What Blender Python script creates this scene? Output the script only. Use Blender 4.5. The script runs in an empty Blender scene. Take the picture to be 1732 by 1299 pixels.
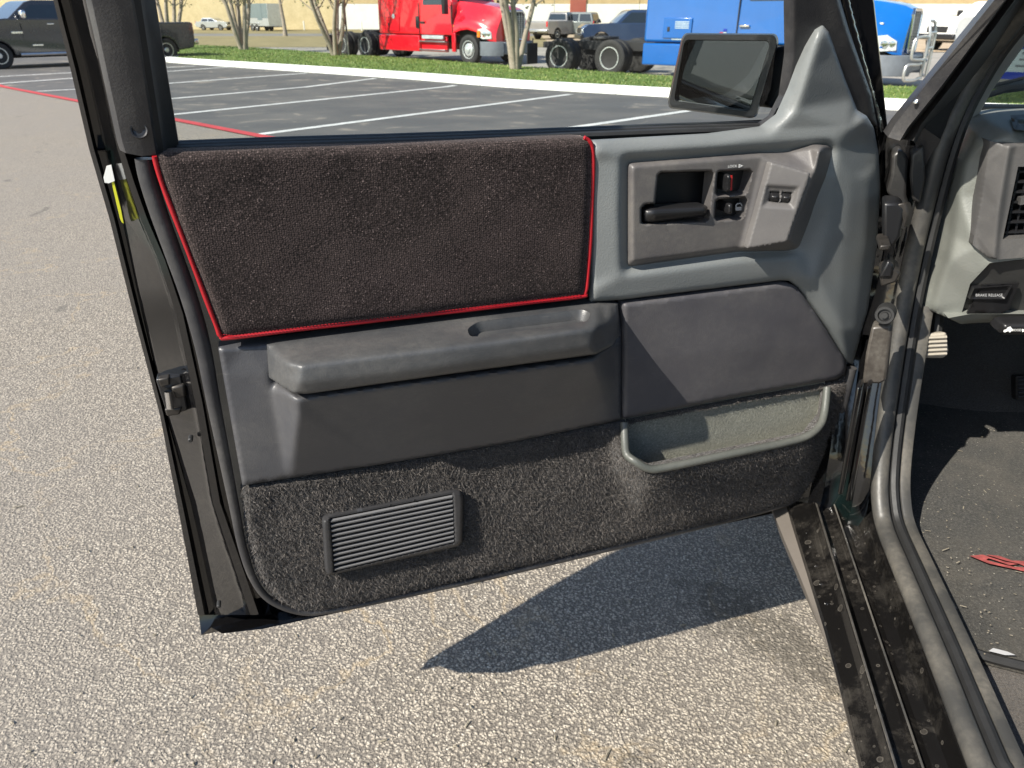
import bpy, bmesh, math, random
import numpy as np
from mathutils import Vector, Matrix
from mathutils.geometry import delaunay_2d_cdt

random.seed(7)
R = math.radians
scene = bpy.context.scene
col = scene.collection

# ------------------------------------------------------------------ camera
F, CX, CY = 1250.0, 866.0, 649.5            # photograph: 1732 x 1299, about a 26 mm lens
PITCH, YAW, CAMH = R(26.73), R(10.68), 1.15
cam_d = bpy.data.cameras.new('camera')
cam = bpy.data.objects.new('camera', cam_d); col.objects.link(cam)
cam.location = (0, 0, CAMH)
cam.rotation_euler = (R(90) - PITCH, 0, YAW)
cam_d.sensor_width = 36.0
cam_d.lens = 36.0 * F / 1732.0
cam_d.clip_start = 0.02; cam_d.clip_end = 2000
cam_d.dof.use_dof = True; cam_d.dof.focus_distance = 0.98; cam_d.dof.aperture_fstop = 13.0     # far things a touch soft, as in the photograph
scene.camera = cam

# ------------------------------------------------------------------ sky and sun
SUN_AZ, SUN_EL = R(42.5), R(41.0)           # travel direction, clockwise from +Y; elevation
world = bpy.data.worlds.new('World'); scene.world = world
world.use_nodes = True
wn = world.node_tree.nodes; wl = world.node_tree.links
sky = wn.new('ShaderNodeTexSky'); sky.sky_type = 'NISHITA'; sky.sun_disc = False
sky.sun_elevation = SUN_EL; sky.sun_rotation = SUN_AZ + math.pi
sky.air_density = 1.0; sky.dust_density = 0.6; sky.ozone_density = 1.0
wl.new(sky.outputs['Color'], wn['Background'].inputs['Color'])
wn['Background'].inputs['Strength'].default_value = 0.10
sun_d = bpy.data.lights.new('sun', 'SUN'); sun_d.energy = 4.6; sun_d.angle = R(0.5); sun_d.color = (1.0, 0.94, 0.84)
sun = bpy.data.objects.new('sun', sun_d); col.objects.link(sun)
L = Vector((math.sin(SUN_AZ) * math.cos(SUN_EL), math.cos(SUN_AZ) * math.cos(SUN_EL), -math.sin(SUN_EL)))
sun.rotation_euler = L.to_track_quat('-Z', 'Y').to_euler()
sun.location = (-6, -6, 12)
scene.view_settings.view_transform = 'Standard'; scene.view_settings.look = 'None'
scene.view_settings.exposure = 0.95; scene.view_settings.gamma = 1.0
scene.view_settings.use_curve_mapping = False

# ------------------------------------------------------------------ measuring the photograph
HD = Vector((-math.sin(YAW), math.cos(YAW), 0)); RT = Vector((math.cos(YAW), math.sin(YAW), 0)); UPZ = Vector((0, 0, 1))
FW = math.cos(PITCH) * HD - math.sin(PITCH) * UPZ
UP = math.sin(PITCH) * HD + math.cos(PITCH) * UPZ
CAM = Vector((0, 0, CAMH))
def ray(x, y): return FW + RT * ((x - CX) / F) - UP * ((y - CY) / F)
def hit(x, y, P, n):
    d = ray(x, y); return CAM + d * ((P - CAM).dot(n) / d.dot(n))
HB = Vector((0.256, 1.084, 0.0))             # door frame: foot of the hinge line
DA = R(61.776)
DD = Vector((math.sin(DA), math.cos(DA), 0)); DN = Vector((math.cos(DA), -math.sin(DA), 0))   # along the door, into the cab
LEAN = 0.30
BELT = 1.02
def D(px, py, w=0.0, lean=True):
    """a point of the photograph on the door plane set w metres towards the cab, in door coordinates (along, outward, up)"""
    d = ray(px, py); t = ((HB - CAM).dot(DN) + w) / d.dot(DN); P = CAM + d * t
    if lean and P.z > BELT:                  # the window frame leans inboard above the belt line
        den = d.dot(DN) - LEAN * d.z
        t = ((HB - CAM).dot(DN) + w + LEAN * (CAMH - BELT)) / den; P = CAM + d * t
    q = P - HB
    return Vector((q.dot(DD), -q.dot(DN), P.z))
def DL(s, z, w):                              # door coordinates by measure
    return Vector((s, -(w + max(0, z - BELT) * LEAN), z))
def XP(px, py, x, k=0.3):
    d = ray(px, py); t = x / d.x; P = CAM + d * t
    if P.z > 1.0:
        t = (x + k * (CAMH - 1.0)) / (d.x - k * d.z); P = CAM + d * t
    return P
def YP(px, py, y): 
    d = ray(px, py); return CAM + d * (y / d.y)
def ZP(px, py, z):
    d = ray(px, py); return CAM + d * ((z - CAMH) / d.z)
ZFAR, V0, V1 = -0.38, 3.0, 18.0              # the lot falls away a little from the truck
def zg(v): return ZFAR * min(max((v - V0) / (V1 - V0), 0), 1)
def W(u, v, z=0.0): return RT * u + HD * v + UPZ * (zg(v) + z)      # right of / ahead of the camera, above ground
def gnd(px, py, h=0.0):
    d = ray(px, py); dv = d.dot(HD); k = ZFAR / (V1 - V0)
    t = (h - CAMH) / d.z
    if t * dv > V0 or t < 0:
        t = (h - CAMH - k * V0) / (d.z - k * dv)
        if t * dv > V1 or t < 0: t = (ZFAR + h - CAMH) / d.z
    P = CAM + d * t
    return Vector((P.dot(RT), P.dot(HD), 0))
def guv(px, py):
    g = gnd(px, py); return (g.x, g.y)

# ------------------------------------------------------------------ objects
def link(name, data, parent=None, kind=None, label=None):
    o = bpy.data.objects.new(name, data); col.objects.link(o)
    if parent is not None: o.parent = parent
    if kind: o['kind'] = kind
    if label: o['label'] = label
    return o
def tag(o, label, cat, group=None):
    o['label'] = label; o['category'] = cat
    if group: o['group'] = group
    return o
def thing(name, label, cat, loc=(0, 0, 0), rz=0.0, group=None, scale=1.0):
    o = bpy.data.objects.new(name, None); col.objects.link(o)
    o.location = loc; o.rotation_euler = (0, 0, rz); o.scale = (scale,) * 3; o.empty_display_size = 0.2
    return tag(o, label, cat, group)

class MB:
    def __init__(s): s.v = []; s.f = []
    def add(s, vs, fs):
        b = len(s.v); s.v += [tuple(v) for v in vs]; s.f += [tuple(i + b for i in f) for f in fs]; return s
    def box(s, c, d, rot=None):
        hx, hy, hz = d[0] / 2, d[1] / 2, d[2] / 2
        vs = [Vector((x, y, z)) for x in (-hx, hx) for y in (-hy, hy) for z in (-hz, hz)]
        if rot is not None: vs = [rot @ v for v in vs]
        vs = [v + Vector(c) for v in vs]
        return s.add(vs, [(0, 1, 3, 2), (4, 6, 7, 5), (0, 4, 5, 1), (2, 3, 7, 6), (0, 2, 6, 4), (1, 5, 7, 3)])
    def loft(s, rows, closed=False, cap=False):
        n = len(rows[0]); vs = [p for r in rows for p in r]; fs = []
        for i in range(len(rows) - 1):
            for j in range(n if closed else n - 1):
                k = (j + 1) % n
                fs.append((i * n + j, i * n + k, (i + 1) * n + k, (i + 1) * n + j))
        if cap: fs += [tuple(range(n))[::-1], tuple(range((len(rows) - 1) * n, len(rows) * n))]
        return s.add(vs, fs)
    def tube(s, path, r, seg=10, caps=True, flat=1.0, closed=False):
        P = [Vector(p) for p in path]; n = len(P)
        rr = r if isinstance(r, (list, tuple)) else [r] * n
        rows = []; up = None
        for i in range(n):
            a = P[i - 1] if (i > 0 or closed) else P[i]; b = P[(i + 1) % n] if (i < n - 1 or closed) else P[i]
            t = (b - a).normalized()
            if up is None:
                up = Vector((0, 0, 1)) if abs(t.z) < 0.9 else Vector((1, 0, 0))
            x = up.cross(t); x.normalize(); up = t.cross(x).normalized()
            rows.append([P[i] + (x * math.cos(q) + up * math.sin(q) * flat) * rr[i] for q in [2 * math.pi * k / seg for k in range(seg)]])
        if closed: rows.append(rows[0])
        return s.loft(rows, closed=True, cap=caps and not closed)
    def lathe(s, c, axis, prof, seg=24):
        """prof: (distance along axis, radius)"""
        ax = Vector(axis).normalized(); x = ax.orthogonal().normalized(); y = ax.cross(x)
        rows = [[Vector(c) + ax * a + (x * math.cos(q) + y * math.sin(q)) * r for q in [2 * math.pi * k / seg for k in range(seg)]] for a, r in prof]
        return s.loft(rows, closed=True, cap=True)
    def prism(s, prof, hw, y0=None):
        """side profile (x, z) carried across y = -hw..hw; hw is a number or f(x, z)"""
        h = hw if callable(hw) else (lambda x, z: hw)
        n = len(prof)
        vs = [(x, -h(x, z) if y0 is None else y0, z) for x, z in prof] + [(x, h(x, z), z) for x, z in prof]
        fs = [tuple(range(n))[::-1], tuple(range(n, 2 * n))] + [(i, (i + 1) % n, (i + 1) % n + n, i + n) for i in range(n)]
        return s.add(vs, fs)
    def build(s, name, m, parent=None, smooth=40, bevel=0, bseg=2, kind=None, label=None, sub=0):
        me = bpy.data.meshes.new(name); me.from_pydata(s.v, [], s.f); me.update()
        bm = bmesh.new(); bm.from_mesh(me); bmesh.ops.recalc_face_normals(bm, faces=bm.faces); bm.to_mesh(me); bm.free()
        if smooth:
            me.polygons.foreach_set('use_smooth', [True] * len(me.polygons))
            try: me.set_sharp_from_angle(angle=R(smooth))
            except Exception: pass
        if m: me.materials.append(m)
        o = link(name, me, parent, kind, label)
        if bevel:
            b = o.modifiers.new('bevel', 'BEVEL'); b.width = bevel; b.segments = bseg; b.limit_method = 'ANGLE'; b.angle_limit = R(30)
        if sub:
            q = o.modifiers.new('subsurf', 'SUBSURF'); q.levels = sub; q.render_levels = sub
        return o

def lerp_poly(poly, y):
    """x of a column polyline (x, y) at image row y, straight beyond its ends"""
    for (x0, y0), (x1, y1) in zip(poly, poly[1:]):
        if y <= y1: return x0 + (x1 - x0) * (y - y0) / (y1 - y0)
    (x0, y0), (x1, y1) = poly[-2:]
    return x0 + (x1 - x0) * (y - y0) / (y1 - y0)
def dense(pts, step, closed=False):
    out = []; n = len(pts)
    for i in range(n if closed else n - 1):
        a, b = np.array(pts[i], float), np.array(pts[(i + 1) % n], float)
        k = max(1, int(math.ceil(np.hypot(*(b - a)[:2]) / step)))
        out += [tuple(a + (b - a) * j / k) for j in range(k)]
    if not closed: out.append(tuple(pts[-1]))
    return out
def smoothline(pts, n=6, closed=False):
    """Catmull-Rom through points of any dimension"""
    P = [np.array(p, float) for p in pts]; m = len(P); out = []
    rng = range(m if closed else m - 1)
    for i in rng:
        if closed: a, b, c, d = P[i - 1], P[i], P[(i + 1) % m], P[(i + 2) % m]
        else: a, b, c, d = P[max(i - 1, 0)], P[i], P[i + 1], P[min(i + 2, m - 1)]
        for k in range(n):
            t = k / n
            out.append(tuple(0.5 * (2 * b + (c - a) * t + (2 * a - 5 * b + 4 * c - d) * t * t + (3 * b - a - 3 * c + d) * t ** 3)))
    if not closed: out.append(tuple(P[-1]))
    return out
def roundpoly(pts, r, n=4):
    """round the corners of a polygon (2D or 3D points) by r"""
    out = []; m = len(pts)
    for i in range(m):
        a, b, c = (np.array(pts[k % m], float) for k in (i - 1, i, i + 1))
        la, lc = np.linalg.norm((a - b)[:2]), np.linalg.norm((c - b)[:2]); q = min(r, la * .45, lc * .45)
        p0 = b + (a - b) * q / la; p1 = b + (c - b) * q / lc
        for k in range(n + 1):
            t = k / n; out.append(tuple((1 - t) ** 2 * p0 + 2 * t * (1 - t) * b + t * t * p1))
    return out
def inside(P, poly):
    x, y = P[:, 0], P[:, 1]; r = np.zeros(len(P), bool); n = len(poly)
    for i in range(n):
        x0, y0 = poly[i][:2]; x1, y1 = poly[(i + 1) % n][:2]
        if y0 == y1: continue
        c = ((y0 > y) != (y1 > y)) & (x < (x1 - x0) * (y - y0) / (y1 - y0) + x0); r ^= c
    return r
def polydist(P, poly):
    d = np.full(len(P), 1e9); n = len(poly)
    for i in range(n):
        a = np.array(poly[i][:2]); b = np.array(poly[(i + 1) % n][:2]); ab = b - a
        t = np.clip(((P - a) @ ab) / max(ab @ ab, 1e-9), 0, 1)
        d = np.minimum(d, np.linalg.norm(P - (a + t[:, None] * ab), axis=1))
    return d
def tin(P, pts, edges):
    """heights at P from the constrained triangulation of pts (x, y, w)"""
    uniq = {}; idx = []; arr = []
    for p in pts:
        k = (round(p[0], 2), round(p[1], 2))
        if k not in uniq: uniq[k] = len(arr); arr.append(p)
        idx.append(uniq[k])
    ed = [(idx[a], idx[b]) for a, b in edges if idx[a] != idx[b]]
    V, E_, Fc, ov, _, _ = delaunay_2d_cdt([Vector(p[:2]) for p in arr], ed, [], 0, 1e-4)
    wv = np.array([np.mean([arr[o][2] for o in ov[i]]) if ov[i] else np.nan for i in range(len(V))])
    vv = np.array([(v.x, v.y) for v in V])
    for i in np.where(np.isnan(wv))[0]:
        dd = np.linalg.norm(np.array([p[:2] for p in arr]) - vv[i], axis=1); wv[i] = arr[int(dd.argmin())][2]
    dd = np.linalg.norm(P[:, None, :] - vv[None], axis=2); out = wv[dd.argmin(1)]
    for f in Fc:
        a, b, c = vv[f[0]], vv[f[1]], vv[f[2]]
        den = (b[1] - c[1]) * (a[0] - c[0]) + (c[0] - b[0]) * (a[1] - c[1])
        if abs(den) < 1e-9: continue
        l0 = ((b[1] - c[1]) * (P[:, 0] - c[0]) + (c[0] - b[0]) * (P[:, 1] - c[1])) / den
        l1 = ((c[1] - a[1]) * (P[:, 0] - c[0]) + (a[0] - c[0]) * (P[:, 1] - c[1])) / den
        l2 = 1 - l0 - l1; m = (l0 >= -1e-6) & (l1 >= -1e-6) & (l2 >= -1e-6)
        out[m] = l0[m] * wv[f[0]] + l1[m] * wv[f[1]] + l2[m] * wv[f[2]]
    return out
def relief(P, ctrl, ce, sig):
    """tin heights at P, softened by a Gaussian of sig pixels"""
    if sig <= 0: return tin(P, ctrl, ce)
    g = 1.6; c2 = np.array([c[:2] for c in ctrl]); lo = c2.min(0) - 3 * sig; hi = c2.max(0) + 3 * sig
    nx, ny = int((hi[0] - lo[0]) / g) + 2, int((hi[1] - lo[1]) / g) + 2
    X, Yy = np.meshgrid(lo[0] + g * np.arange(nx), lo[1] + g * np.arange(ny))
    Z = np.concatenate([tin(q, ctrl, ce) for q in np.array_split(np.stack([X.ravel(), Yy.ravel()], 1), max(1, nx * ny // 20000))]).reshape(ny, nx)
    k = int(3 * sig / g) + 1; ker = np.exp(-.5 * (np.arange(-k, k + 1) * g / sig) ** 2); ker /= ker.sum()
    Z = np.apply_along_axis(lambda r: np.convolve(np.pad(r, k, mode='edge'), ker, 'valid'), 1, Z)
    Z = np.apply_along_axis(lambda r: np.convolve(np.pad(r, k, mode='edge'), ker, 'valid'), 0, Z)
    fx = np.clip((P[:, 0] - lo[0]) / g, 0, nx - 1.001); fy = np.clip((P[:, 1] - lo[1]) / g, 0, ny - 1.001); i, j = fx.astype(int), fy.astype(int); a, b = fx - i, fy - j
    return (Z[j, i] * (1 - a) + Z[j, i + 1] * a) * (1 - b) + (Z[j + 1, i] * (1 - a) + Z[j + 1, i + 1] * a) * b
def panel(name, outline, m, parent, lines=(), holes=(), step=6.0, smooth=2, edge=(0, 0), skirt=0.012, mapper=D,
          back=Vector((0, 1, 0)), w=None, sharp=70, kind=None, label=None, fn=None, hole_skirt=True):
    """a moulded trim piece: outline (px, py, w) traced on the photograph, raised or sunk by w metres from its plane; lines carry the
    relief, holes go through, the rim turns back by skirt so that the piece has its thickness"""
    if w is not None: outline = [(p[0], p[1], w) for p in outline]
    ctrl = []; ce = []
    def addline(pl, closed):
        b = len(ctrl); ctrl.extend(pl); k = len(pl)
        ce.extend([(b + i, b + (i + 1) % k) for i in range(k if closed else k - 1)])
    addline(dense(outline, 12, True), True); n_out = len(ctrl)
    for l in lines: addline([tuple(p) for p in l], False)
    pts = []; ed = []
    def addmesh(pl, closed):
        b = len(pts); pts.extend([p[:2] for p in pl]); k = len(pl)
        ed.extend([(b + i, b + (i + 1) % k) for i in range(k if closed else k - 1)])
    addmesh(dense(outline, step, True), True)
    for h in holes: addmesh(dense(h, step, True), True)
    o2 = np.array([p[:2] for p in outline]); x0, y0 = o2.min(0); x1, y1 = o2.max(0)
    gx, gy = [], []; j = 0; y = y0 + step * .5
    while y < y1:
        x = x0 + step * (.5 if j % 2 else 1.0)
        while x < x1: gx.append(x); gy.append(y); x += step
        y += step * .866; j += 1
    G = np.array([gx, gy]).T
    if len(G):
        G = G[inside(G, o2)]
    if len(G):
        dm = np.full(len(G), 1e9); q = np.array(pts)
        for a in range(0, len(q), 400): dm = np.minimum(dm, np.linalg.norm(G[:, None] - q[None, a:a + 400], axis=2).min(1))
        G = G[dm > step * .6]
        pts += [tuple(g) for g in G]
    V, E_, Fc, *_ = delaunay_2d_cdt([Vector(p) for p in pts], ed, [], 0, 1e-3)
    vv = np.array([(v.x, v.y) for v in V])
    cen = np.array([vv[list(f)].mean(0) for f in Fc]); keep = inside(cen, o2)
    for h in holes: keep &= ~inside(cen, np.array([p[:2] for p in h]))
    Fc = [f for f, k in zip(Fc, keep) if k]
    global LAST
    sg = smooth * 2.0 if len(ctrl) > n_out else 0; LAST = lambda P: relief(np.array(P, float), ctrl, ce, sg)
    wv = relief(vv, ctrl, ce, smooth * 2.0 if len(ctrl) > n_out else 0)
    if fn: wv = wv + fn(vv)
    cnt = {}
    for f in Fc:
        for a, b in zip(f, list(f[1:]) + [f[0]]): cnt[(min(a, b), max(a, b))] = cnt.get((min(a, b), max(a, b)), 0) + 1
    bed = [(a, b) for f in Fc for a, b in zip(f, list(f[1:]) + [f[0]]) if cnt[(min(a, b), max(a, b))] == 1]
    bset = set(i for e in bed for i in e)
    if edge[0]:
        d = polydist(vv, o2)
        for h in (holes if hole_skirt else ()): d = np.minimum(d, polydist(vv, h) * 1.6)
        wv = wv - edge[1] * np.clip(1 - d / edge[0], 0, 1) ** 2
    mb = MB(); used = sorted(set(i for f in Fc for i in f)); mp = {o: i for i, o in enumerate(used)}
    mb.v = [tuple(mapper(vv[i][0], vv[i][1], wv[i])) for i in used]
    mb.f = [tuple(mp[i] for i in f) for f in Fc]
    if skirt:
        ext = {}
        for i in bset:
            if i in mp: ext[i] = len(mb.v); mb.v.append(tuple(Vector(mb.v[mp[i]]) + back * skirt))
        if not hole_skirt and holes:
            hd = np.min([polydist(vv, h) for h in holes], 0); bed = [e for e in bed if hd[e[0]] > .6 or hd[e[1]] > .6]
        mb.f += [(mp[b], mp[a], ext[a], ext[b]) for a, b in bed]
    return mb.build(name, m, parent, smooth=sharp, kind=kind, label=label)

def text_mesh(body, size, mapper, name, m, parent, depth=0.0004, mirror=False, shear=0.0, align='CENTER'):
    """lettering: built-in font turned into a mesh; mapper(x, y, h) gives the place"""
    cu = bpy.data.curves.new('lettering', 'FONT'); cu.body = body; cu.size = size; cu.align_x = align; cu.align_y = 'CENTER'; cu.shear = shear
    cu.extrude = 0; cu.resolution_u = 3
    t = bpy.data.objects.new('lettering', cu); col.objects.link(t); bpy.context.view_layer.update()
    dg = bpy.context.evaluated_depsgraph_get(); me = bpy.data.meshes.new_from_object(t.evaluated_get(dg))
    bpy.data.objects.remove(t); bpy.data.curves.remove(cu)
    for v in me.vertices: v.co = mapper(-v.co.x if mirror else v.co.x, v.co.y, depth)
    me.name = name; me.materials.clear(); me.materials.append(m)
    return link(name, me, parent)
# ------------------------------------------------------------------ materials
class N:
    def __init__(s, name):
        s.m = bpy.data.materials.new(name); s.m.use_nodes = True; s.t = s.m.node_tree; s.p = s.t.nodes['Principled BSDF']
        s.co = s.t.nodes.new('ShaderNodeTexCoord').outputs['Object']
    def n(s, typ, **kw):
        o = s.t.nodes.new('ShaderNode' + typ)
        for k, v in kw.items():
            if k.startswith('i_'): o.inputs[k[2:].replace('_', ' ')].default_value = v
            else: setattr(o, k, v)
        return o
    def l(s, a, b): s.t.links.new(a, b)
    def noise(s, scale, detail=4, rough=.6, vec=None, dist=0):
        o = s.n('TexNoise'); o.inputs['Scale'].default_value = scale; o.inputs['Detail'].default_value = detail
        o.inputs['Roughness'].default_value = rough; o.inputs['Distortion'].default_value = dist
        s.l(vec or s.co, o.inputs['Vector']); return o
    def voro(s, scale, feature='F1', vec=None, rnd=1):
        o = s.n('TexVoronoi', feature=feature); o.inputs['Scale'].default_value = scale; o.inputs['Randomness'].default_value = rnd
        s.l(vec or s.co, o.inputs['Vector']); return o
    def ramp(s, fac, stops):
        o = s.n('ValToRGB'); cr = o.color_ramp
        while len(cr.elements) < len(stops): cr.elements.new(.5)
        for e, (p, c) in zip(cr.elements, stops): e.position = p; e.color = (*c, 1) if len(c) == 3 else c
        s.l(fac, o.inputs['Fac']); return o.outputs['Color']
    def mix(s, fac, a, b, mode='MIX'):
        o = s.n('Mix', data_type='RGBA', blend_type=mode)
        for sock, v in ((o.inputs['Factor'], fac), (o.inputs['A'], a), (o.inputs['B'], b)):
            if hasattr(v, 'links') or hasattr(v, 'is_linked'): s.l(v, sock)
            elif isinstance(v, (int, float)): sock.default_value = v
            else: sock.default_value = (*v, 1)
        return [x for x in o.outputs if x.type == 'RGBA'][0]
    def math(s, op, a, b=None, clamp=False):
        o = s.n('Math', operation=op); o.use_clamp = clamp
        for i, v in enumerate((a, b)):
            if v is None: continue
            if isinstance(v, (int, float)): o.inputs[i].default_value = v
            else: s.l(v, o.inputs[i])
        return o.outputs[0]
    def bump(s, h, strength, dist, prev=None):
        o = s.n('Bump'); o.inputs['Strength'].default_value = strength; o.inputs['Distance'].default_value = dist
        s.l(h, o.inputs['Height'])
        if prev: s.l(prev, o.inputs['Normal'])
        s.l(o.outputs['Normal'], s.p.inputs['Normal']); return o.outputs['Normal']
    def set(s, **kw):
        for k, v in kw.items():
            i = s.p.inputs[k.replace('_', ' ')]
            if hasattr(v, 'is_linked'): s.l(v, i)
            elif isinstance(v, tuple) and len(v) == 3: i.default_value = (*v, 1)
            else: i.default_value = v
        return s
def plain(name, c, rough=.5, metal=0, var=.12, vs=6, coat=0, bump=0, bs=200):
    """paint, rubber or metal with a little unevenness of tone and gloss"""
    n = N(name); z = n.noise(vs, 5)
    n.set(Base_Color=n.ramp(z.outputs['Fac'], [(.3, tuple(x * (1 - var) for x in c)), (.7, tuple(min(1, x * (1 + var)) for x in c))]), Metallic=metal)
    rr = n.n('MapRange'); rr.inputs['To Min'].default_value = max(0, rough - .08); rr.inputs['To Max'].default_value = min(1, rough + .12)
    n.l(n.noise(vs * 3, 4).outputs['Fac'], rr.inputs['Value']); n.l(rr.outputs[0], n.p.inputs['Roughness'])
    if coat: n.set(Coat_Weight=coat, Coat_Roughness=.04)
    if bump: n.bump(n.noise(bs, 3).outputs['Fac'], .5, bump)
    return n.m
def vinyl(name, c, rough=.5, grain=420, depth=.0004, dust=.1, spec=.5, dustc=(.33, .31, .27)):
    """grained moulded plastic with scuffs and dust"""
    n = N(name); v = n.voro(grain, 'SMOOTH_F1'); z = n.noise(grain * .8, 3)
    h = n.math('ADD', v.outputs['Distance'], z.outputs['Fac']); n.bump(h, .55, depth)
    big = n.noise(9, 6, .65); fine = n.noise(160, 3)
    fac = n.math('MULTIPLY', n.ramp(big.outputs['Fac'], [(.42, (0, 0, 0)), (.75, (1, 1, 1))]), fine.outputs['Fac'])
    fac = n.math('MULTIPLY', fac, dust * 2.2, True)
    tone = n.ramp(n.noise(3, 4).outputs['Fac'], [(.3, tuple(x * .9 for x in c)), (.7, tuple(x * 1.1 for x in c))])
    # fine scratches
    mp = n.n('Mapping'); mp.inputs['Scale'].default_value = (40, 40, 700); mp.inputs['Rotation'].default_value = (.3, .5, .2); n.l(n.co, mp.inputs['Vector'])
    sc = n.ramp(n.noise(1, 2, .5, mp.outputs['Vector']).outputs['Fac'], [(.70, (0, 0, 0)), (.74, (1, 1, 1))])
    fac2 = n.math('MAXIMUM', fac, n.math('MULTIPLY', sc, .10))
    n.set(Base_Color=n.mix(fac2, tone, dustc), Roughness=n.math('ADD', n.math('MULTIPLY', big.outputs['Fac'], .22), rough - .1), Specular_IOR_Level=spec)
    return n.m
M = {}
M['grey_vinyl'] = vinyl('grey_vinyl', (.150, .161, .161), .42, 520, .00035, .10)
M['taupe_plastic'] = vinyl('taupe_plastic', (.082, .077, .077), .46, 700, .00025, .20, dustc=(.36, .33, .27))
M['charcoal_vinyl'] = vinyl('charcoal_vinyl', (.055, .056, .062), .40, 620, .00025, .10, .45)
M['rim_vinyl'] = vinyl('rim_vinyl', (.075, .080, .072), .45, 520, .0003, .12)
M['armrest_vinyl'] = vinyl('armrest_vinyl', (.046, .048, .051), .38, 620, .00030, .15, .5)
M['slate_vinyl'] = vinyl('slate_vinyl', (.060, .058, .064), .50, 620, .00022, .10, .4)
M['trim_black'] = vinyl('trim_black', (.027, .027, .030), .42, 560, .00035, .14, .5)
M['black_plastic'] = plain('black_plastic', (.012, .012, .013), .34, bump=.0001)
M['grille_plastic'] = plain('grille_plastic', (.17, .172, .178), .32)
M['grille_frame'] = plain('grille_frame', (.034, .034, .036), .42)
M['dusty_black'] = vinyl('dusty_black', (.030, .029, .028), .38, 200, .0002, .35)
M['red_piping'] = plain('red_piping', (.34, .006, .012), .42, bump=.0002, bs=900)
M['rubber'] = plain('rubber', (.018, .018, .018), .55, var=.3, vs=20, bump=.0003, bs=300)
M['white_print'] = plain('white_print', (.75, .75, .72), .6)
M['grey_print'] = plain('grey_print', (.42, .42, .42), .6)
M['tab_red'] = plain('tab_red', (.45, .02, .02), .4)
M['chrome'] = plain('chrome', (.75, .75, .76), .12, 1)
M['alloy'] = plain('alloy', (.62, .62, .62), .30, 1)
M['hinge_steel'] = plain('hinge_steel', (.05, .045, .04), .4, .5, var=.4, vs=60)
M['steel_dull'] = plain('steel_dull', (.30, .28, .25), .45, .9, var=.35, vs=60)
M['tape_white'] = plain('tape_white', (.8, .8, .76), .4)
M['tape_yellow'] = plain('tape_yellow', (.62, .62, .03), .35)
M['dash_vinyl'] = vinyl('dash_vinyl', (.160, .168, .152), .48, 480, .0004, .10)
M['plate_taupe'] = vinyl('plate_taupe', (.105, .100, .098), .5, 700, .0002, .12)
M['dash_taupe'] = vinyl('dash_taupe', (.066, .064, .063), .5, 700, .0002, .12)
M['dash_dark'] = vinyl('dash_dark', (.035, .035, .034), .5, 600, .0002, .06)
M['pillar_grey'] = vinyl('pillar_grey', (.25, .25, .24), .5, 700, .0003, .08)
M['weatherstrip'] = vinyl('weatherstrip', (.050, .049, .046), .45, 200, .0003, .35, .5, (.30, .27, .22))
def black_paint():
    n = N('black_paint'); d = n.noise(14, 8, .7); f = n.noise(90, 4, .7)
    teal = n.math('MULTIPLY', n.ramp(n.noise(5, 3).outputs['Fac'], [(.60, (0, 0, 0)), (.66, (1, 1, 1))]), .30)
    c = n.mix(teal, (.0045, .0045, .005), (.003, .020, .018))
    dirt = n.math('MULTIPLY', n.ramp(d.outputs['Fac'], [(.45, (0, 0, 0)), (.75, (1, 1, 1))]), n.math('MULTIPLY', f.outputs['Fac'], .05))
    n.set(Base_Color=n.mix(dirt, c, (.16, .145, .12)), Roughness=n.math('MULTIPLY', d.outputs['Fac'], .16), Coat_Weight=.3, Coat_Roughness=.02)
    n.bump(n.noise(22, 3).outputs['Fac'], .3, .003)
    return n.m
M['black_paint'] = black_paint()
M['step_brown_reflection'] = vinyl('step_brown_reflection', (.034, .028, .024), .30, 120, .0003, .4)  # brownish reflection on the lower pillar step, put into its base colour
M['rocker_paint'] = plain('rocker_paint', (.13, .115, .10), .5, var=.12, vs=8)
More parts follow.
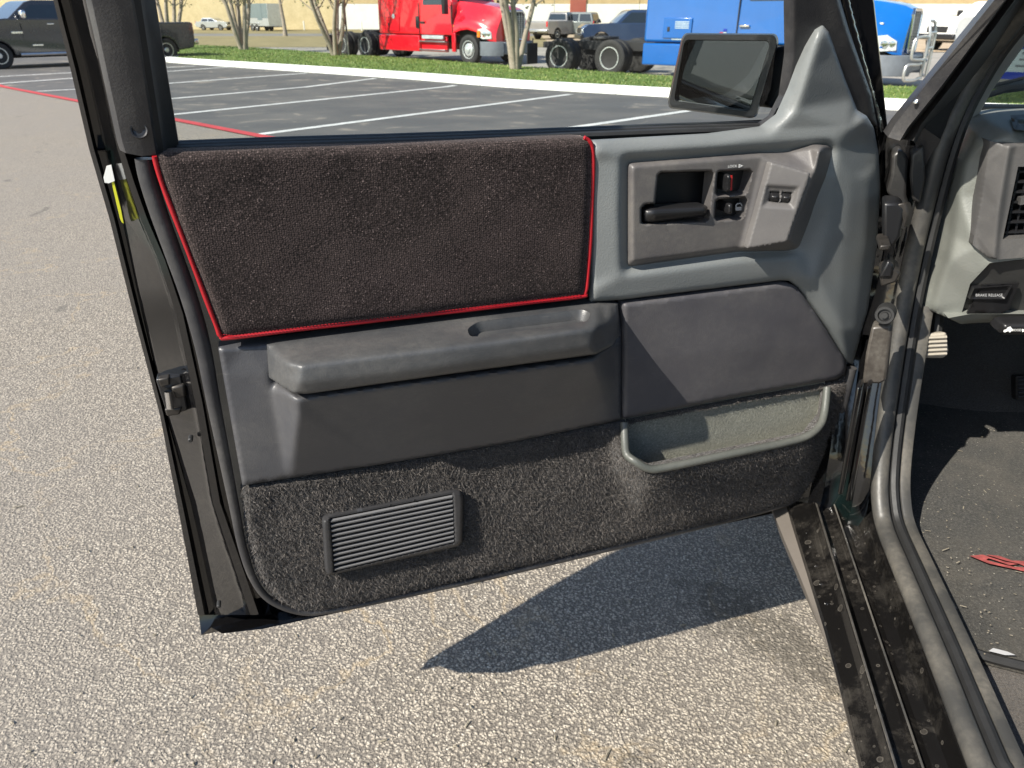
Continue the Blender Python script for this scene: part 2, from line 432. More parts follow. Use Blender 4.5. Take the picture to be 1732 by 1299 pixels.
def sill_paint():
    n = N('sill_paint'); d = n.noise(11, 9, .78, dist=.3); f = n.noise(220, 5, .75)
    mp = n.n('Mapping'); mp.inputs['Scale'].default_value = (150, 4, 150); n.l(n.co, mp.inputs['Vector'])
    st = n.ramp(n.noise(1.2, 6, .75, mp.outputs['Vector']).outputs['Fac'], [(.50, (0, 0, 0)), (.78, (1, 1, 1))])
    patch = n.ramp(d.outputs['Fac'], [(.50, (0, 0, 0)), (.58, (.55, .55, .55)), (.72, (1, 1, 1))])
    sm = n.ramp(n.noise(42, 7, .8, dist=1.0).outputs['Fac'], [(.60, (0, 0, 0)), (.66, (1, 1, 1))])
    grime = n.math('MULTIPLY', patch, n.math('ADD', n.math('MULTIPLY', f.outputs['Fac'], .45), n.math('MULTIPLY', st, .45)))
    tot = None
    for sc, cut, wt in ((52, .72, .34), (105, .82, .26)):      # dried drops with pale rims
        v = n.voro(sc, 'F1', rnd=1); vc = n.n('SeparateColor'); n.l(v.outputs['Color'], vc.inputs[0])
        rsz = n.math('ADD', n.math('MULTIPLY', vc.outputs[0], .16), .12)
        df = n.math('SUBTRACT', v.outputs['Distance'], rsz)
        ring = n.math('SUBTRACT', 1, n.math('MULTIPLY', n.math('ABSOLUTE', df), 26), True)
        fill = n.math('MULTIPLY', n.math('LESS_THAN', df, 0), .35)
        on = n.math('MULTIPLY', n.math('GREATER_THAN', vc.outputs[1], cut), wt)
        k = n.math('MULTIPLY', n.math('MAXIMUM', ring, fill), n.math('MULTIPLY', on, n.math('ADD', f.outputs['Fac'], .35)))
        tot = k if tot is None else n.math('MAXIMUM', tot, k)
    tot = n.math('ADD', n.math('ADD', tot, n.math('MULTIPLY', grime, .42)), n.math('MULTIPLY', n.math('MULTIPLY', sm, st), .35), True)
    n.set(Base_Color=n.mix(tot, (.0060, .0056, .0054), (.25, .225, .19)), Roughness=n.math('ADD', n.math('MULTIPLY', tot, .5), .20), Specular_IOR_Level=.4)
    n.bump(n.noise(26, 4).outputs['Fac'], .3, .002)
    return n.m
M['sill_paint'] = sill_paint()
def fabric():
    n = N('woven_fabric')
    mp = n.n('Mapping'); mp.inputs['Scale'].default_value = (400, 400, 480); n.l(n.co, mp.inputs['Vector'])
    v = n.voro(1, 'F1', mp.outputs['Vector'], .55); z = n.noise(500, 3, .7); big = n.noise(26, 5, .7)
    c = n.ramp(v.outputs['Distance'], [(.0, (.070, .051, .048)), (.35, (.034, .026, .025)), (.7, (.006, .005, .005))])
    sp = n.ramp(z.outputs['Fac'], [(.60, (0, 0, 0)), (.72, (1, 1, 1))])
    c = n.mix(n.math('MULTIPLY', sp, .7), c, (.34, .26, .24))
    c = n.mix(n.math('MULTIPLY', n.ramp(big.outputs['Fac'], [(.35, (0, 0, 0)), (.7, (1, 1, 1))]), .14), c, (.075, .058, .054))
    n.set(Base_Color=c, Roughness=.95, Specular_IOR_Level=.15, Sheen_Weight=.35, Sheen_Roughness=.4)
    n.p.inputs['Sheen Tint'].default_value = (.8, .65, .6, 1)
    b = n.bump(v.outputs['Distance'], .7, -.0009); n.bump(z.outputs['Fac'], .5, .0007, b)
    return n.m
M['fabric'] = fabric()
def carpet(name, c0, c1, scale=260):
    n = N(name); z = n.noise(scale, 5, .75); big = n.noise(16, 6, .7)
    c = n.ramp(z.outputs['Fac'], [(.32, c0), (.62, c1), (.75, tuple(min(1, x * 2.2) for x in c1))])
    c = n.mix(n.math('MULTIPLY', n.ramp(big.outputs['Fac'], [(.4, (0, 0, 0)), (.7, (1, 1, 1))]), .5), c, tuple(x * .45 for x in c1))
    n.set(Base_Color=c, Roughness=1, Specular_IOR_Level=.1, Sheen_Weight=.25)
    n.bump(z.outputs['Fac'], 1, .004); return n.m
M['door_carpet'] = carpet('door_carpet', (.018, .017, .016), (.062, .056, .051))
M['pocket_lining'] = carpet('pocket_lining', (.13, .132, .110), (.30, .30, .25), 300)
M['floor_carpet'] = carpet('floor_carpet', (.02, .018, .015), (.12, .10, .08), 380)
def fibre():
    n = N('carpet_fibre'); g = n.n('NewGeometry')
    c = n.ramp(g.outputs['Random Per Island'], [(0, (.018, .017, .0165)), (.55, (.066, .060, .056)), (.88, (.120, .109, .100)), (1, (.22, .195, .175))])
    big = n.noise(14, 5, .7)
    c = n.mix(n.math('MULTIPLY', n.ramp(big.outputs['Fac'], [(.40, (0, 0, 0)), (.66, (1, 1, 1))]), .6), c, (.115, .103, .094))
    n.set(Base_Color=c, Roughness=.7, Specular_IOR_Level=.3); return n.m
M['fibre'] = fibre()
def mat_rug():
    n = N('mat_pile'); z = n.noise(300, 5, .8); big = n.noise(7, 6, .72, dist=.8)
    c = n.ramp(z.outputs['Fac'], [(.34, (.012, .012, .011)), (.54, (.048, .047, .042)), (.68, (.15, .14, .12))])
    c = n.mix(n.math('MULTIPLY', n.ramp(big.outputs['Fac'], [(.40, (0, 0, 0)), (.72, (1, 1, 1))]), .55), c, n.mix(z.outputs['Fac'], (.05, .045, .036), (.19, .168, .132)))
    v = n.voro(150); sp = n.math('LESS_THAN', v.outputs['Distance'], .13); sc = n.n('SeparateColor'); n.l(v.outputs['Color'], sc.inputs[0])
    sp = n.math('MULTIPLY', sp, n.math('GREATER_THAN', sc.outputs[0], .78))
    n.set(Base_Color=n.mix(sp, c, (.45, .42, .35)), Roughness=1, Specular_IOR_Level=.1, Sheen_Weight=.1)
    n.bump(z.outputs['Fac'], 1, .004); return n.m
M['mat_pile'] = mat_rug()
def glass(name, tint=(.9, .96, .95), refl=1.0, rough=0.0):
    """thin glazing: lets the light through and mirrors by angle"""
    m = bpy.data.materials.new(name); m.use_nodes = True; t = m.node_tree; t.nodes.remove(t.nodes['Principled BSDF'])
    tr = t.nodes.new('ShaderNodeBsdfTransparent'); tr.inputs[0].default_value = (*tint, 1)
    gl = t.nodes.new('ShaderNodeBsdfGlossy'); gl.inputs['Roughness'].default_value = rough
    fr = t.nodes.new('ShaderNodeFresnel'); fr.inputs['IOR'].default_value = 1.45
    mu = t.nodes.new('ShaderNodeMath'); mu.operation = 'MULTIPLY'; mu.inputs[1].default_value = refl
    mx = t.nodes.new('ShaderNodeMixShader'); t.links.new(fr.outputs[0], mu.inputs[0]); t.links.new(mu.outputs[0], mx.inputs[0])
    t.links.new(tr.outputs[0], mx.inputs[1]); t.links.new(gl.outputs[0], mx.inputs[2]); t.links.new(mx.outputs[0], t.nodes['Material Output'].inputs[0])
    return m
M['door_glass'] = glass('door_glass', (.86, .90, .89), .8)
M['windshield'] = glass('windshield', (.74, .84, .82), .8)
M['dark_glass'] = plain('dark_glass', (.012, .018, .022), .05, 0, coat=1)
M['sky_glass'] = plain('sky_glass', (.10, .16, .20), .06, .3, coat=1)
def mirror_mat():
    n = N('mirror_glass'); sp = n.ramp(n.noise(70, 6, .8).outputs['Fac'], [(.68, (0, 0, 0)), (.76, (1, 1, 1))])
    n.set(Base_Color=n.mix(sp, (.125, .135, .14), (.22, .22, .22)), Metallic=1, Roughness=n.math('MULTIPLY', sp, .25)); return n.m
M['mirror_glass'] = mirror_mat()
# ground
def asphalt_near():
    n = N('asphalt_worn')
    wob = n.noise(60, 3); vec = n.mix(.012, n.co, wob.outputs['Color'])
    v = n.voro(165, 'F1', vec); v2 = n.voro(380, 'F1', vec); cc = n.n('SeparateColor'); n.l(v.outputs['Color'], cc.inputs[0])
    st = n.ramp(cc.outputs[0], [(0, (.28, .245, .20)), (.40, (.47, .41, .325)), (.75, (.63, .555, .44)), (.94, (.66, .585, .465)), (1, (.85, .78, .655))])
    gap = n.ramp(v.outputs['Distance'], [(.27, (1, 1, 1)), (.56, (0, 0, 0))])
    c = n.mix(gap, (.085, .075, .064), st)
    c = n.mix(.35, c, n.ramp(v2.outputs['Distance'], [(.2, (.64, .56, .45)), (.6, (.16, .138, .11))]))
    big = n.noise(.55, 7, .62); c = n.mix(n.math('MULTIPLY', n.ramp(big.outputs['Fac'], [(.38, (0, 0, 0)), (.68, (1, 1, 1))]), .55), c, (.215, .195, .170))
    # sandy seams
    s1 = n.noise(1.15, 6, .55, dist=.35); line = n.math('SUBTRACT', 1, n.math('MULTIPLY', n.math('ABSOLUTE', n.math('SUBTRACT', s1.outputs['Fac'], .5)), 150), True)
    brk = n.ramp(n.noise(2.2, 4).outputs['Fac'], [(.42, (0, 0, 0)), (.58, (1, 1, 1))])
    c = n.mix(n.math('MULTIPLY', n.math('MULTIPLY', line, brk), .45), c, (.42, .32, .19))
    # damp dark stains
    w = n.noise(2.6, 5, .6, dist=.5); stn = n.ramp(w.outputs['Fac'], [(.655, (0, 0, 0)), (.70, (1, 1, 1))])
    c = n.mix(n.math('MULTIPLY', stn, .62), c, n.mix(cc.outputs[1], (.075, .068, .060), (.13, .12, .10)))
    # two old fluid stains by the sill, broken up by the stones
    for cx_, cy_, rx, ry, ang in ((.098, .70, .085, .21, .35), (.30, 1.22, .10, .26, .9)):
        mp = n.n('Mapping', vector_type='TEXTURE'); mp.inputs['Location'].default_value = (cx_, cy_, 0); mp.inputs['Scale'].default_value = (rx, ry, 1); mp.inputs['Rotation'].default_value = (0, 0, ang); n.l(n.co, mp.inputs['Vector'])
        ln = n.n('VectorMath', operation='LENGTH'); n.l(mp.outputs[0], ln.inputs[0])
        k = n.math('ADD', ln.outputs['Value'], n.math('MULTIPLY', n.math('SUBTRACT', n.noise(14, 6, .7).outputs['Fac'], .5), 2.6))
        k = n.math('SUBTRACT', 1, n.math('MULTIPLY', n.math('SUBTRACT', k, .55), 3.5), True)
        c = n.mix(n.math('MULTIPLY', n.math('MULTIPLY', k, n.math('GREATER_THAN', .80, cc.outputs[1])), .68), c, (.085, .075, .060))
    n.set(Base_Color=c, Roughness=.82, Specular_IOR_Level=.35)
    b = n.bump(n.ramp(v.outputs['Distance'], [(0, (1, 1, 1)), (.8, (0, 0, 0))]), .75, .0034); n.bump(n.noise(300, 3).outputs['Fac'], .5, .002, b)
    return n.m
M['asphalt_worn'] = asphalt_near()
def asphalt_dark():
    n = N('asphalt_sealed'); z = n.noise(160, 4, .7); big = n.noise(.8, 6, .6); mid = n.noise(1.6, 6, .62, dist=.6)
    c = n.ramp(z.outputs['Fac'], [(.3, (.050, .050, .050)), (.7, (.125, .122, .116))])
    c = n.mix(n.math('MULTIPLY', n.ramp(big.outputs['Fac'], [(.4, (0, 0, 0)), (.65, (1, 1, 1))]), .45), c, (.165, .152, .135))
    c = n.mix(n.math('MULTIPLY', n.ramp(mid.outputs['Fac'], [(.58, (0, 0, 0)), (.68, (1, 1, 1))]), .6), c, (.30, .26, .205))
    n.set(Base_Color=c, Roughness=.85, Specular_IOR_Level=.3); n.bump(z.outputs['Fac'], .25, .0015); return n.m
M['asphalt_sealed'] = asphalt_dark()
def rough_flat(name, c, c2, scale=3, fine=60):
    n = N(name); z = n.noise(scale, 7, .65); f = n.noise(fine, 4, .7)
    k = n.math('MULTIPLY', n.math('ADD', z.outputs['Fac'], f.outputs['Fac']), .5)
    n.set(Base_Color=n.ramp(k, [(.36, c), (.62, c2)]), Roughness=.9, Specular_IOR_Level=.2); n.bump(f.outputs['Fac'], .5, .004); return n.m
M['line_white'] = rough_flat('line_white', (.36, .36, .34), (.72, .72, .69), 5, 90)
M['line_red'] = rough_flat('line_red', (.36, .05, .055), (.52, .075, .08), 5, 90)
M['concrete_white'] = rough_flat('concrete_white', (.60, .60, .55), (.80, .80, .76), 3, 50)
M['concrete_lot'] = rough_flat('concrete_lot', (.24, .225, .195), (.36, .335, .29), .6, 20)
M['road_far'] = rough_flat('road_far', (.15, .145, .14), (.24, .23, .21), .5, 20)
M['dry_grass'] = rough_flat('dry_grass', (.17, .145, .075), (.30, .25, .13), .6, 30)
M['crumb'] = rough_flat('crumb', (.14, .12, .085), (.36, .32, .25), 30, 300)
M['turf'] = rough_flat('turf', (.085, .135, .028), (.15, .22, .045), 2, 60)
M['stone_cream'] = rough_flat('stone_cream', (.50, .40, .22), (.66, .54, .32), 1.4, 8)
M['stone_tan'] = rough_flat('stone_tan', (.42, .31, .16), (.56, .43, .24), 1.4, 8)
M['wall_white'] = rough_flat('wall_white', (.66, .65, .58), (.78, .77, .70), .8, 8)
M['bark'] = rough_flat('bark', (.20, .165, .125), (.40, .34, .27), 4, 40)
def blades():
    n = N('grass_blades'); g = n.n('NewGeometry')
    pz = n.ramp(n.noise(1.1, 5, .65).outputs['Fac'], [(.40, (.55, .62, .6)), (.62, (1.1, 1.0, 1.0))])
    n.set(Base_Color=n.mix(1.0, pz, n.ramp(g.outputs['Random Per Island'], [(0, (.08, .14, .022)), (.6, (.15, .235, .045)), (1, (.34, .33, .12))]), 'MULTIPLY'), Roughness=.6)
    return n.m
M['blades'] = blades()
M['leaf'] = plain('leaf', (.06, .10, .025), .6, var=.4)
def paint(name, c, metal=0.0, rough=.22): return plain(name, c, rough, metal, var=.06, vs=2, coat=1)
M['paint_red'] = paint('paint_red', (.62, .006, .016)); M['paint_blue'] = paint('paint_blue', (.002, .105, .38))
M['paint_charcoal'] = paint('paint_charcoal', (.040, .040, .044), .3); M['paint_silver'] = paint('paint_silver', (.45, .47, .48), .5)
M['paint_white'] = paint('paint_white', (.80, .79, .74)); M['paint_grey'] = paint('paint_grey', (.15, .165, .16), .2)
M['paint_greytan'] = paint('paint_greytan', (.30, .28, .265), .3); M['paint_navy'] = paint('paint_navy', (.03, .055, .115), .3)
M['paint_oldred'] = paint('paint_oldred', (.33, .08, .05), 0, .4); M['paint_slate'] = paint('paint_slate', (.11, .155, .17)); M['paint_brown'] = paint('paint_brown', (.17, .145, .13))
M['stripe_blue'] = plain('stripe_blue', (.006, .03, .33), .35); M['panel_pale'] = plain('panel_pale', (.42, .50, .52), .4)
M['bumper_grey'] = plain('bumper_grey', (.135, .15, .165), .45); M['tyre'] = plain('tyre', (.020, .019, .018), .75, var=.3, bump=.001, bs=60)
M['lamp_clear'] = plain('lamp_clear', (.62, .66, .66), .12, .4, var=.3, vs=14); M['lamp_amber'] = plain('lamp_amber', (.75, .20, .02), .25); M['lamp_red'] = plain('lamp_red', (.5, .012, .012), .25)
M['tube_alloy'] = plain('tube_alloy', (.55, .54, .50), .35, .8); M['rim_bright'] = plain('rim_bright', (.62, .64, .62), .25, .55)
M['chassis'] = plain('chassis', (.014, .014, .014), .6)
M['tan_gravel'] = rough_flat('tan_gravel', (.33, .25, .165), (.50, .40, .28), 2, 30)
# ------------------------------------------------------------------ ground, markings, kerb, verge
def clipv(poly, v, above):
    out = []; n = len(poly)
    for i in range(n):
        a, b = poly[i], poly[(i + 1) % n]; ia, ib = (a[1] >= v) == above, (b[1] >= v) == above
        if ia: out.append(a)
        if ia != ib and abs(b[1] - a[1]) > 1e-9:
            t = (v - a[1]) / (b[1] - a[1]); out.append((a[0] + (b[0] - a[0]) * t, v))
    return out
def sheet(name, poly, h, m, kind='structure', parent=None):
    mb = MB()
    for pc in (clipv(poly, V0, False), clipv(clipv(poly, V0, True), V1, False), clipv(poly, V1, True)):
        if len(pc) >= 3: mb.add([W(u, v, h) for u, v in pc], [tuple(range(len(pc)))])
    o = mb.build(name, m, parent, smooth=0, kind=kind if not parent else None); return o
us = [-160, -110, -80, -60, -45, -35, -28, -22, -17, -13, -10, -7, -5, -3, -1, 1, 3, 5, 7, 10, 14, 20, 28, 40, 60, 90, 130]
vs_ = [-60, -30, -12, -4, 0, 3, 6, 9, 12, 15, 18, 21, 24, 28, 33, 39, 47, 57, 64, 80, 110, 160, 260, 420]
mb = MB(); mb.loft([[W(u, v, 0 if v < 19 else -.012) for u in us] for v in vs_]); mb.build('driveway', M['asphalt_worn'], None, smooth=0, kind='structure')
r0, r1 = np.array(guv(20, 150)), np.array(guv(460, 235)); rd_ = (r1 - r0) / np.linalg.norm(r1 - r0)
A_, B_ = r0 - rd_ * 22, r1 + rd_ * 14
c_px = [(300, 107), (700, 135), (1130, 165), (1500, 186)]
kb = [guv(*p) for p in c_px]
kd = np.array(kb[-1]) - np.array(kb[-2]); kd = kd / np.linalg.norm(kd); kend = tuple(np.array(kb[-1]) + kd * 16)
k0 = np.array(kb[0])
lot = sheet('parking_lot', [tuple(A_), tuple(B_), kend] + kb[::-1] + [(k0[0] - 1.0, k0[1] + 3.0)], .004, M['asphalt_sealed'])
def stripe(name, p, q, wd, m, h=.008):
    p, q = np.array(p), np.array(q); d = (q - p) / np.linalg.norm(q - p); n = np.array((-d[1], d[0])) * wd / 2
    return sheet(name, [tuple(p - n), tuple(q - n), tuple(q + n), tuple(p + n)], h, m)
stripe('red_line', r0 - rd_ * 12, r1 + rd_ * 3.0, .15, M['line_red'], .012)
for a, b in (((440, 228), (965, 160)), ((268, 197), (770, 145)), ((170, 178), (635, 133)), ((63, 155), (520, 124)), ((-60, 146), (425, 111)), ((-150, 138), (330, 112)), ((890, 228), (1172, 187)), ((1250, 240), (1420, 208))):
    stripe('parking_line', guv(*a), guv(*b), .155, M['line_white'])
# kerb with rounded nose, in cast lengths
kline = [(k0[0] - 5.5, k0[1] + 12.0), (k0[0] - 2.2, k0[1] + 4.6), (k0[0] - .55, k0[1] + 1.1)] + kb + [kend]
kpts = [np.array(p[:2]) for p in smoothline([(a, b, 0) for a, b in kline], 5)]
KH = .165
def kerb_rows(pts):
    rows = []
    for i, p in enumerate(pts):
        a = pts[max(i - 1, 0)]; b = pts[min(i + 1, len(pts) - 1)]; d = (b - a) / np.linalg.norm(b - a); n = np.array((-d[1], d[0]))
        rows.append([W(*(p + n * o), h) for o, h in ((0, -.03), (.008, KH - .035), (.035, KH), (.17, KH), (.175, -.03))])
    return rows
dpts = []
for a, b in zip(kpts, kpts[1:]):
    k = max(1, int(np.linalg.norm(b - a) / .5)); dpts += [a + (b - a) * j / k for j in range(k)]
dpts.append(kpts[-1])
seg = 6
kroot = None
for i in range(0, len(dpts) - 1, seg):
    pc = [p.copy() for p in dpts[i:i + seg + 1]]
    if len(pc) < 2: continue
    d = pc[-1] - pc[-2]; pc[-1] = pc[-1] - d / np.linalg.norm(d) * .018
    mb = MB(); mb.loft(kerb_rows(pc), cap=True); mb.build('kerb', M['concrete_white'], None, smooth=50, kind='structure')
# grass verge behind it
far_px = [(250, 73), (310, 76), (410, 80), (500, 86), (560, 91), (700, 100), (860, 112), (1000, 121), (1130, 130), (1350, 142), (1480, 146), (1620, 152)]
back = []
for i in range(len(kpts)):
    p = kpts[i]; a = kpts[max(i - 1, 0)]; b = kpts[min(i + 1, len(kpts) - 1)]; d = (b - a) / np.linalg.norm(b - a); back.append(tuple(p + np.array((-d[1], d[0])) * .17))
vfar = [guv(*p, ) if False else (gnd(p[0], p[1], .13).x, gnd(p[0], p[1], .13).y) for p in far_px]
vend = np.array(vfar[-1]) + kd * 14
vpoly = back + [tuple(vend)] + vfar[::-1] + [(vfar[0][0] - 6, vfar[0][1] + 8)]
sheet('verge', vpoly, KH - .012, M['turf'])
va = np.array(vpoly); rg = np.random.default_rng(3); lo, hi = va.min(0), va.max(0)
Q = rg.uniform(lo, hi, (420000, 2)); keep = inside(Q, vpoly) & (Q[:, 0] < 14) & (Q[:, 0] > -26) & (rg.random(len(Q)) < np.clip(26 / Q[:, 1] - .35, .12, 1)); Q = Q[keep][:60000]
vv, ff = [], []
jit = rg.normal(size=(len(Q), 3)); hh = rg.uniform(.02, .05, len(Q))
for i, (u, v) in enumerate(Q):
    p = W(u, v, KH - .015); s = .007 + .0006 * v * .5; ang = jit[i, 0] * 3; dx = Vector((math.cos(ang), math.sin(ang), 0)) * s
    k = len(vv); vv += [tuple(p - dx), tuple(p + dx), (p.x + jit[i, 1] * .02, p.y + jit[i, 2] * .02, p.z + hh[i])]; ff.append((k, k + 1, k + 2))
me = bpy.data.meshes.new('grass'); me.from_pydata(vv, [], ff); me.materials.append(M['blades']); link('grass', me, None, 'stuff')
# what lies beyond: concrete apron, dry verge, far road and lot
vb = [(vfar[0][0] - 40, vfar[0][1] + 20), (vfar[0][0] - 6, vfar[0][1] + 8)] + vfar + [tuple(vend)]
sheet('concrete_apron', vb + [(70, vend[1]), (70, 39), (-70, 39)], .006, M['concrete_lot'])
sheet('dry_verge', [(-90, 39), (12, 39), (12, 57), (-90, 57)], .02, M['dry_grass'])
sheet('far_road', [(-120, 57), (120, 57), (120, 64), (-120, 64)], .008, M['road_far'])
sheet('far_lot', [(-120, 64), (120, 64), (120, 140), (-120, 140)], .010, M['dry_grass'])
sheet('gravel_yard', [(2, 34), (40, 34), (40, 64), (2, 64)], .03, M['tan_gravel'])

# ---- warehouse across the far road: cream split-face wall in panels, white base
wh = thing('warehouse', 'long cream stone warehouse wall with a white base at its right part', 'building', W(-14, 78), YAW)
BX = [-62, -50, -38, -26, -16.6, -12.4, -4, 4, 12, 22, 36, 60]
for i, (a, b) in enumerate(zip(BX, BX[1:])):
    cream = b <= -16
    z0 = 0 if cream else 2.2
    MB().box(((a + b) / 2 + 14, .3, (z0 + 10) / 2), (b - a - .05, .6, 10 - z0)).build('wall_panel', M['stone_cream'] if cream else M['stone_tan'], wh, bevel=.03)
    if not cream: MB().box(((a + b) / 2 + 14, .27, 1.1), (b - a - .05, .66, 2.16)).build('base_panel', M['wall_white'], wh, bevel=.03)
MB().box((14, .3, 10.15), (122, .9, .3)).build('coping', M['wall_white'], wh, bevel=.03)
MB().box((-2.3 + 16.3, -.06, 5), (.35, .12, 10)).build('downpipe', M['wall_white'], wh, bevel=.02)
MB().box((20.2, -.08, 1.55), (1.5, .14, 3.1)).build('door_panel', M['paint_oldred'], wh, bevel=.02)
# ------------------------------------------------------------------ the black pickup whose door stands open
TR = Vector((1.05, 0.3, 0))
truck = thing('pickup_truck', 'black compact pickup with its grey and charcoal driver door swung wide open', 'pickup truck', TR)
def tp(mb, name, m, **kw):
    o = mb.build(name, m, truck, **kw); o.location = -TR; return o
def tpanel(name, outline, m, **kw):
    o = panel(name, outline, m, truck, **kw); o.location = -TR; return o

# ---- sill: the stepped rocker below the door opening, one section carried along the truck
SILL = [(.385, .20), (.345, .27), (.314, .33), (.289, .375), (.282, .392), (.283, .400), (.292, .406), (.302, .412), (.306, .424), (.311, .424), (.314, .412),
        (.322, .411), (.334, .416), (.338, .422), (.343, .416), (.352, .414), (.366, .420), (.372, .444), (.378, .447), (.395, .447), (.405, .440), (.425, .436), (.432, .425), (.432, .20)]
mb = MB(); rows = []
for y in (-.95, -.4, .1, .4, .6, .75, .82, .9, 1.0, 1.06, 1.12, 1.20):
    fl = max(0, min(1, (y - .80) / .30)); rows.append([(x - fl * .012 * (1 if z < .41 and x < .3 else 0), y, z) for x, z in SILL])
mb.loft(rows, closed=True, cap=True)
sill = tp(mb, 'sill', M['sill_paint'], smooth=28)
# the rocker flares out towards the front wheel below the flange
mb = MB(); rows = []
for y, f in ((.60, 0), (.78, .0), (.86, .008), (.94, .018), (1.02, .030), (1.10, .040), (1.20, .048)):
    rows.append([(.284 - f * .2, y, .394), (.283 - f * .8, y, .387 - f * .2), (.310 - f * 1.0, y, .33), (.340 - f, y, .27), (.38, y, .20)])
mb.loft(rows); tp(mb, 'rocker', M['rocker_paint'], smooth=60)
mb = MB(); mb.tube([(.3085, -.95, .4245), (.3085, .3, .4245), (.3085, 1.13, .4245)], .0016, 6); tp(mb, 'sill_ridge_highlight', M['steel_dull'])  # thin tubes along the sill ridges, added as their bright highlight lines
mb = MB(); mb.tube([(.338, -.95, .4225), (.338, 1.10, .4225)], .0013, 6); tp(mb, 'sill_ridge_highlight', M['weatherstrip'])
# rivets and bolts along the outer flange
for px, py in ((1404, 958), (1421, 1040), (1490, 1253), (1463, 1186), (1372, 888)):
    P = ZP(px, py, .4065)
    m2 = MB(); m2.lathe(P - TR, (0, 0, 1), [(-.006, .0085), (0, .0085), (.0015, .007), (.0015, .004), (.003, .0035), (.0035, .001)], 16); m2.build('sill_bolt', M['rubber'], truck)
# weld ribs across the outer flange
for k, y in enumerate((1.02, .985, .94, .90, .86)):
    MB().box((.2925, y, .4062), (.015, .007, .003)).build('sill_rib', M['sill_paint'], truck, bevel=.0015).location = -TR

# ---- weatherstrip round the door opening
WS = [(1700, 1385), (1660, 1299), (1586, 1110), (1524, 960), (1497, 893), (1489, 850), (1489, 800), (1497, 720), (1511, 620), (1527, 520), (1547, 420), (1565, 345), (1584, 272), (1607, 205), (1640, 140), (1677, 82), (1733, 15), (1790, -45)]
wpath = []
for px, py in WS:
    if py > 880: P = ZP(px, py, .462)
    elif py > 840: P = XP(px, py, .378)
    else: P = XP(px, py, .378)
    wpath.append(P)
wpath = [Vector((.385, -.95, .462)), Vector((.385, 0, .462))] + wpath
top = wpath[-1]; drr = (wpath[-1] - wpath[-3]).normalized()
wpath += [top + drr * .25, Vector((.54, .50, 1.52)), Vector((.54, -.2, 1.53))]
wps = [Vector(p) for p in smoothline(wpath, 5)]
mb = MB(); mb.tube(wps, .0125, 12)
tp(mb, 'weatherstrip', M['weatherstrip'])
mb = MB(); mb.tube([p + Vector((.020, .006, .004)) for p in wps], .0075, 8)
tp(mb, 'weatherstrip_lip', M['rubber'])
# pale plastic edge trim inside the strip
mb = MB(); mb.tube([p + Vector((.038, .012, .000)) for p in wps if p.z < .76 and p.y > .0], .0095, 8, flat=.7)
tp(mb, 'kick_trim', M['weatherstrip'])

# ---- hinge pillar: plan section carried up beside the strip
def ws_y(z):
    best = None
    for a, b in zip(wps, wps[1:]):
        if a.y > .8 and b.y > .8 and min(a.z, b.z) <= z <= max(a.z, b.z) and a.z < 1.12:
            t = (z - a.z) / max(b.z - a.z, 1e-6); best = a.y + (b.y - a.y) * t
    return best if best else 1.16
zs = [.405, .45, .52, .60, .66, .70, .705, .76, .82, .88, .93, .97, 1.0]
mb = MB(); rows = []
for z in zs:
    y = ws_y(max(z, .5))
    ind = .03 if z < .703 else 0
    rows.append([(.392, y + .03, z), (.372, y + .012, z), (.362, y + .014, z), (.352, y + .022, z), (.345, y + .03 + ind, z), (.318, y + .035 + ind, z), (.312, y + .045, z), (.300, y + .075, z), (.262, y + .095, z), (.225, y + .11, z), (.215, y + .16, z)])
mb.loft(rows); tp(mb, 'hinge_pillar', M['black_paint'], smooth=30)
# dished upper face of the pillar, check-strap pocket, hinges, bumper
def on_pillar(px, py, x0=.325): return XP(px, py, x0)
def pbox(name, pts, x0, dy, m, bevel=.003, dx=0):
    """a piece standing on the pillar: its rearward face dy deep towards the front"""
    n = len(pts); y0 = XP(sum(p[0] for p in pts) / n, sum(p[1] for p in pts) / n, x0).y; a = [YP(px, py, y0) for px, py in pts]; b = [p + Vector((dx + .01, dy, 0)) for p in a]
    mb = MB(); mb.add(a + b, [tuple(range(n)), tuple(range(n, 2 * n))[::-1]] + [(i, i + n, (i + 1) % n + n, (i + 1) % n) for i in range(n)])
    return tp(mb, name, m, bevel=bevel)
pbox('pillar_bracket', [(1509, 262), (1523, 252), (1537, 268), (1533, 330), (1540, 352), (1528, 372), (1516, 340), (1499, 326), (1507, 298)], .335, .05, M['dusty_black'], .004)
pbox('pillar_bracket', [(1542, 262), (1562, 246), (1566, 300), (1556, 345), (1543, 338), (1539, 300)], .352, .05, M['dusty_black'], .003)
pbox('check_strap_housing', [(1494, 343), (1519, 343), (1531, 352), (1523, 400), (1511, 418), (1494, 414)], .318, .05, M['black_plastic'], .004)
pbox('check_strap', [(1489, 415), (1508, 414), (1503, 424), (1486, 424)], .30, .06, M['hinge_steel'], .002)
pbox('hinge', [(1516, 345), (1530, 343), (1537, 362), (1529, 386), (1524, 362)], .326, .01, M['hinge_steel'], .002)
pbox('hinge', [(1488, 462), (1512, 452), (1524, 462), (1516, 478), (1490, 486)], .318, .05, M['hinge_steel'], .003)
pbox('hinge', [(1486, 470), (1502, 440), (1512, 448), (1508, 470)], .312, .04, M['black_plastic'], .003)
pbox('pillar_step', [(1512, 400), (1525, 392), (1518, 430), (1508, 452)], .33, .03, M['black_paint'], .003)
pbox('pillar_step', [(1474, 553), (1509, 549), (1499, 644), (1489, 650), (1458, 650), (1464, 600)], .322, .03, M['step_brown_reflection'], .004)
pbox('pillar_step', [(1463, 655), (1474, 652), (1440, 850), (1429, 850)], .318, .03, M['black_paint'], .005)
